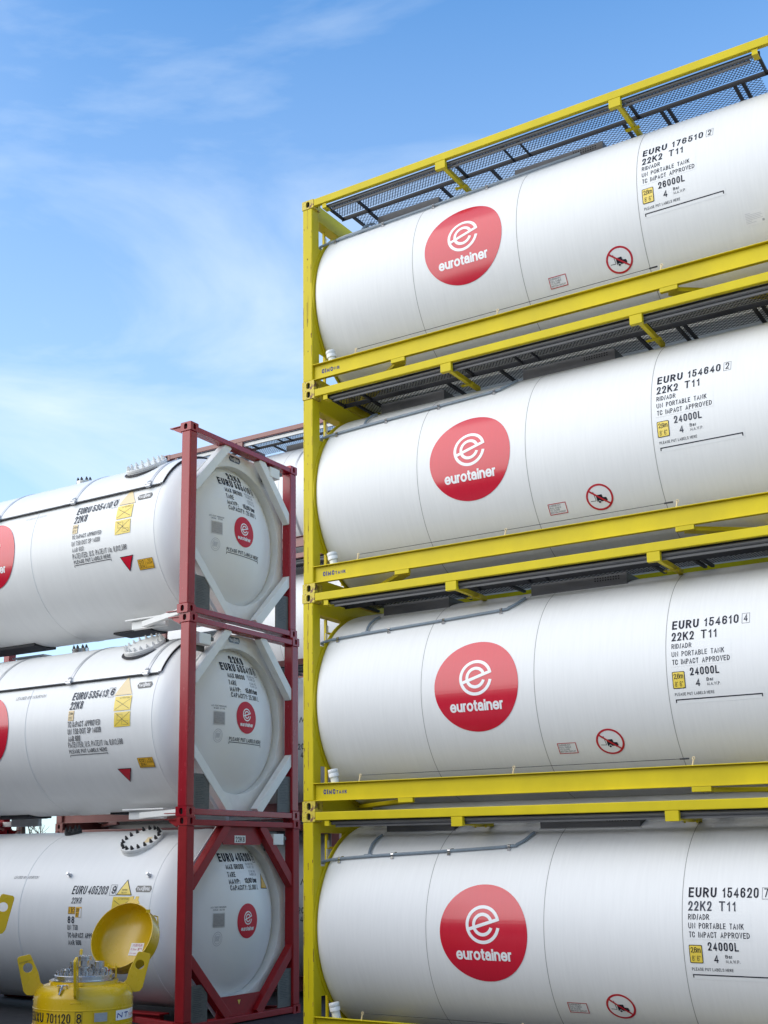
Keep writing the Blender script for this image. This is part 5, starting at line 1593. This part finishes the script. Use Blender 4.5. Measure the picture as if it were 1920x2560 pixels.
    # open lid
    if lid:
        n = Vector((-0.50, -0.745, 0.44)).normalized()      # opening looks to the camera, left and up
        c = Vector((0.345, 0.43, 1.338))
        Rl = 0.336
        def lid_fn(mb):
            pr = [(0.0, Rl), (-0.14, Rl)]
            for k in range(1, 11):
                a = radians(90 * k / 10)
                pr.append((-0.14 - 0.13 * sin(a), Rl * cos(a) if k < 10 else 0.0))
            inn = [(t_ + (0.006 if i > 1 else 0.0), max(0.0, r - 0.006)) for i, (t_, r) in enumerate(pr)]
            prof = pr[::-1] + [(0.002, Rl), (0.002, Rl - 0.006)] + inn
            mb.lathe(prof, c, n, 72)
        ld = part('drum_lid', t, None, lid_fn, 'yellow_drum', smooth=35)
        xr = Vector((0, 0, 1)).cross(n).normalized()          # along rim, picture left/right
        yr = n.cross(xr)                                      # up the rim
        def P(u, v, w):
            return c + xr * u + yr * v + n * w
        part('lid_handle', ld, None, lambda mb: mb.tube([P(0.19, 0.24, -0.11), P(0.21, 0.27, -0.16), P(0.235, 0.27, -0.18), P(0.27, 0.16, -0.18), P(0.265, 0.13, -0.15), P(0.25, 0.12, -0.12)], 0.007, 8), 'yellow_drum', smooth=40)
        part('lid_catch', ld, None, lambda mb: mb.plate([(-0.075, 0.0), (0.075, 0.0), (0.05, 0.035), (0.047, 0.075), (0.012, 0.075), (0.012, 0.045), (-0.010, 0.045), (-0.010, 0.075), (-0.047, 0.075), (-0.05, 0.035)], [], P(0.02, Rl - 0.002, -0.02), xr, yr, 0.008), 'yellow_drum')
        part('lid_hinge', ld, None, lambda mb: (mb.box(0.215, 0.230, 0.20, 0.36, 0.945, 1.07), mb.box(0.290, 0.305, 0.20, 0.36, 0.945, 1.07), mb.cyl((0.20, 0.32, 1.03), (0.32, 0.32, 1.03), 0.013, 10)), ['yellow_drum'])
        part('lid_pad', ld, None, lambda mb: mb.box(-0.02, 0.02, -0.02, 0.02, -0.02, 0.01), 'yellow_drum', loc=P(0.225, 0.255, 0.0))
        d = Decal()
        lm = lambda u, v, off: tuple(P(u, v, 0.0) - n * (0.14 + 0.124 * sqrt(max(0, 1 - min(1, (u * u + v * v) / (Rl - 0.006) ** 2))) - 0.0 - off))
        d.rect(-0.035, -0.105, 0.115, 0.025, 'label_white', 0.004)
        d.text('内部充装', -0.012, -0.012, 0.112, 0.028, 'magenta', 0.0055, bold=0.0, fit='box')
        d.text('0.5bar 氮气', -0.024, -0.052, 0.130, 0.028, 'magenta', 0.0055, bold=0.0, fit='box')
        d.text('Nitrogen', -0.028, -0.088, 0.08, 0.014, 'magenta', 0.0055, bold=0.0)
        d.build('lid_label', ld, lm, 0.03, 0.03)
    return t
drum('open yellow pressure drum with its domed lid tilted back, numbered 701120', 0.0, 0.0, True, True)
drum('taller yellow pressure drum cut off by the left edge of the picture', -1.272, 0.545, False, False)

# ---- bare tree behind the stacks
def tree(label, loc, h, seed):
    t = thing('bare_tree', label, 'tree', loc)
    rnd = random.Random(seed)
    tr = MB(); cr = MB()
    def grow(mb, p, d, ln_, r, depth):
        pts = [p]
        q = Vector(p); dd = Vector(d)
        n = 4
        for i in range(n):
            dd = (dd + Vector((rnd.uniform(-.16, .16), rnd.uniform(-.16, .16), rnd.uniform(-.06, .12)))).normalized()
            q = q + dd * (ln_ / n)
            pts.append(q.copy())
        mb.tube(pts, r, 7 if depth < 2 else 4, r1=r * 0.62)
        if depth >= 5:
            return
        for k in range(3 if depth < 2 else rnd.choice((2, 3))):
            i = rnd.randint(2, n)
            a = rnd.uniform(0, 2 * pi)
            side = Vector((cos(a), sin(a), rnd.uniform(0.0, 0.5)))
            nd_ = (dd * rnd.uniform(0.5, 1.0) + side * 0.75).normalized()
            grow(cr, pts[i], nd_, ln_ * rnd.uniform(0.58, 0.78), r * 0.52, depth + 1)
    grow(tr, Vector((0, 0, 0)), Vector((-0.12, 0, 1)), h * 0.28, 0.16, 0)
    for nm, mb in (('trunk', tr), ('crown', cr)):
        o = bpy.data.objects.new(nm, mb.mesh(nm, 'bark', smooth=60))
        COL.objects.link(o); o.parent = t
tree('bare brown tree glimpsed between the lower tanks at far left', (-15.2, 10.2, 0), 9.0, 4)

# ---- long low warehouse across the yard behind the viewer
wh = thing('warehouse', 'long low grey warehouse on the far side of the yard', 'building', (0, -26, 0))
def wh_wall(mb):
    mb.box(-90, 70, -8, 4.0, 0, 4.9)
part('wall', wh, None, wh_wall, 'wall')
part('roof', wh, None, lambda mb: mb.quadbox([(-90.4, -8.4, 4.91), (70.4, -8.4, 4.91), (70.4, 4.5, 4.91), (-90.4, 4.5, 4.91), (-90.4, -2.2, 6.2), (70.4, -2.2, 6.2), (70.4, -1.8, 6.2), (-90.4, -1.8, 6.2)]), 'roof')
for k in range(8):
    part('door', wh, 'whdoor', lambda mb: mb.box(-2.0, 2.0, 4.005, 4.06, 0.02, 4.0), 'roof', loc=(-70 + 18 * k, 0, 0))

# ---- plain box containers to the left of the viewer, two high
def box_container(label, loc, mat):
    t = thing('box_container', label, 'shipping container', loc, 'box containers stacked to the left of the yard')
    for cx in (0.0, L - 0.178):
        for cy in (0.0, W - 0.162):
            for cz in (0.0, H - 0.118):
                casting(t, cx, cy, cz, mat, mat)
    def wall_fn(y0, sg):
        def fn(mb):
            pts = []
            x = 0.17; k = 0
            while x < L - 0.17:
                pts.append((x, y0 + (0.036 * sg if k % 4 in (1, 2) else 0)))
                x += 0.075; k += 1
            b = len(mb.v)
            for (px, py) in pts:
                mb.v += [(px, py, 0.15), (px, py, H - 0.10)]
            for q in range(len(pts) - 1):
                mb.face((b + 2 * q, b + 2 * q + 2, b + 2 * q + 3, b + 2 * q + 1))
        return fn
    pieces('side_wall', t, 'bw_' + mat, [wall_fn(0.012, 1), wall_fn(W - 0.012, -1)], mat)
    pieces('end_wall', t, 'bew_' + mat, [lambda mb: mb.box(0.03, 0.06, 0.17, W - 0.17, 0.15, H - 0.1), lambda mb: mb.box(L - 0.06, L - 0.03, 0.17, W - 0.17, 0.15, H - 0.1)], mat)
    part('roof', t, 'brf_' + mat, lambda mb: mb.box(0.06, L - 0.06, 0.05, W - 0.05, H - 0.06, H - 0.03), mat)
    part('floor', t, 'bfl_' + mat, lambda mb: mb.box(0.06, L - 0.06, 0.05, W - 0.05, 0.10, 0.149), mat)
    pieces('corner_post', t, 'bcp_' + mat, [(lambda x, y: (lambda mb: mb.box(x, x + 0.15, y, y + 0.14, 0.118, H - 0.118)))(x, y) for x in (0.01, L - 0.16) for y in (0.01, W - 0.15)], mat)
    pieces('side_rail', t, 'bsr_' + mat, [(lambda y, z: (lambda mb: mb.box(0.178, L - 0.178, y, y + 0.06, z, z + 0.10)))(y, z) for y in (0.004, W - 0.064) for z in (0.03, H - 0.105)], mat)
for (x, k, lab, mat) in ((-9.05, 0, 'dark blue box container on the ground, nearer of the two stacks at left', 'box_blue'), (-9.05, 1, 'brown box container on top of the nearer stack at left', 'box_brown'),
                         (-15.25, 0, 'brown box container on the ground, farther of the two stacks at left', 'box_brown'), (-15.25, 1, 'dark blue box container on top of the farther stack at left', 'box_blue')):
    box_container(lab, (x, -7.6, k * H), mat)
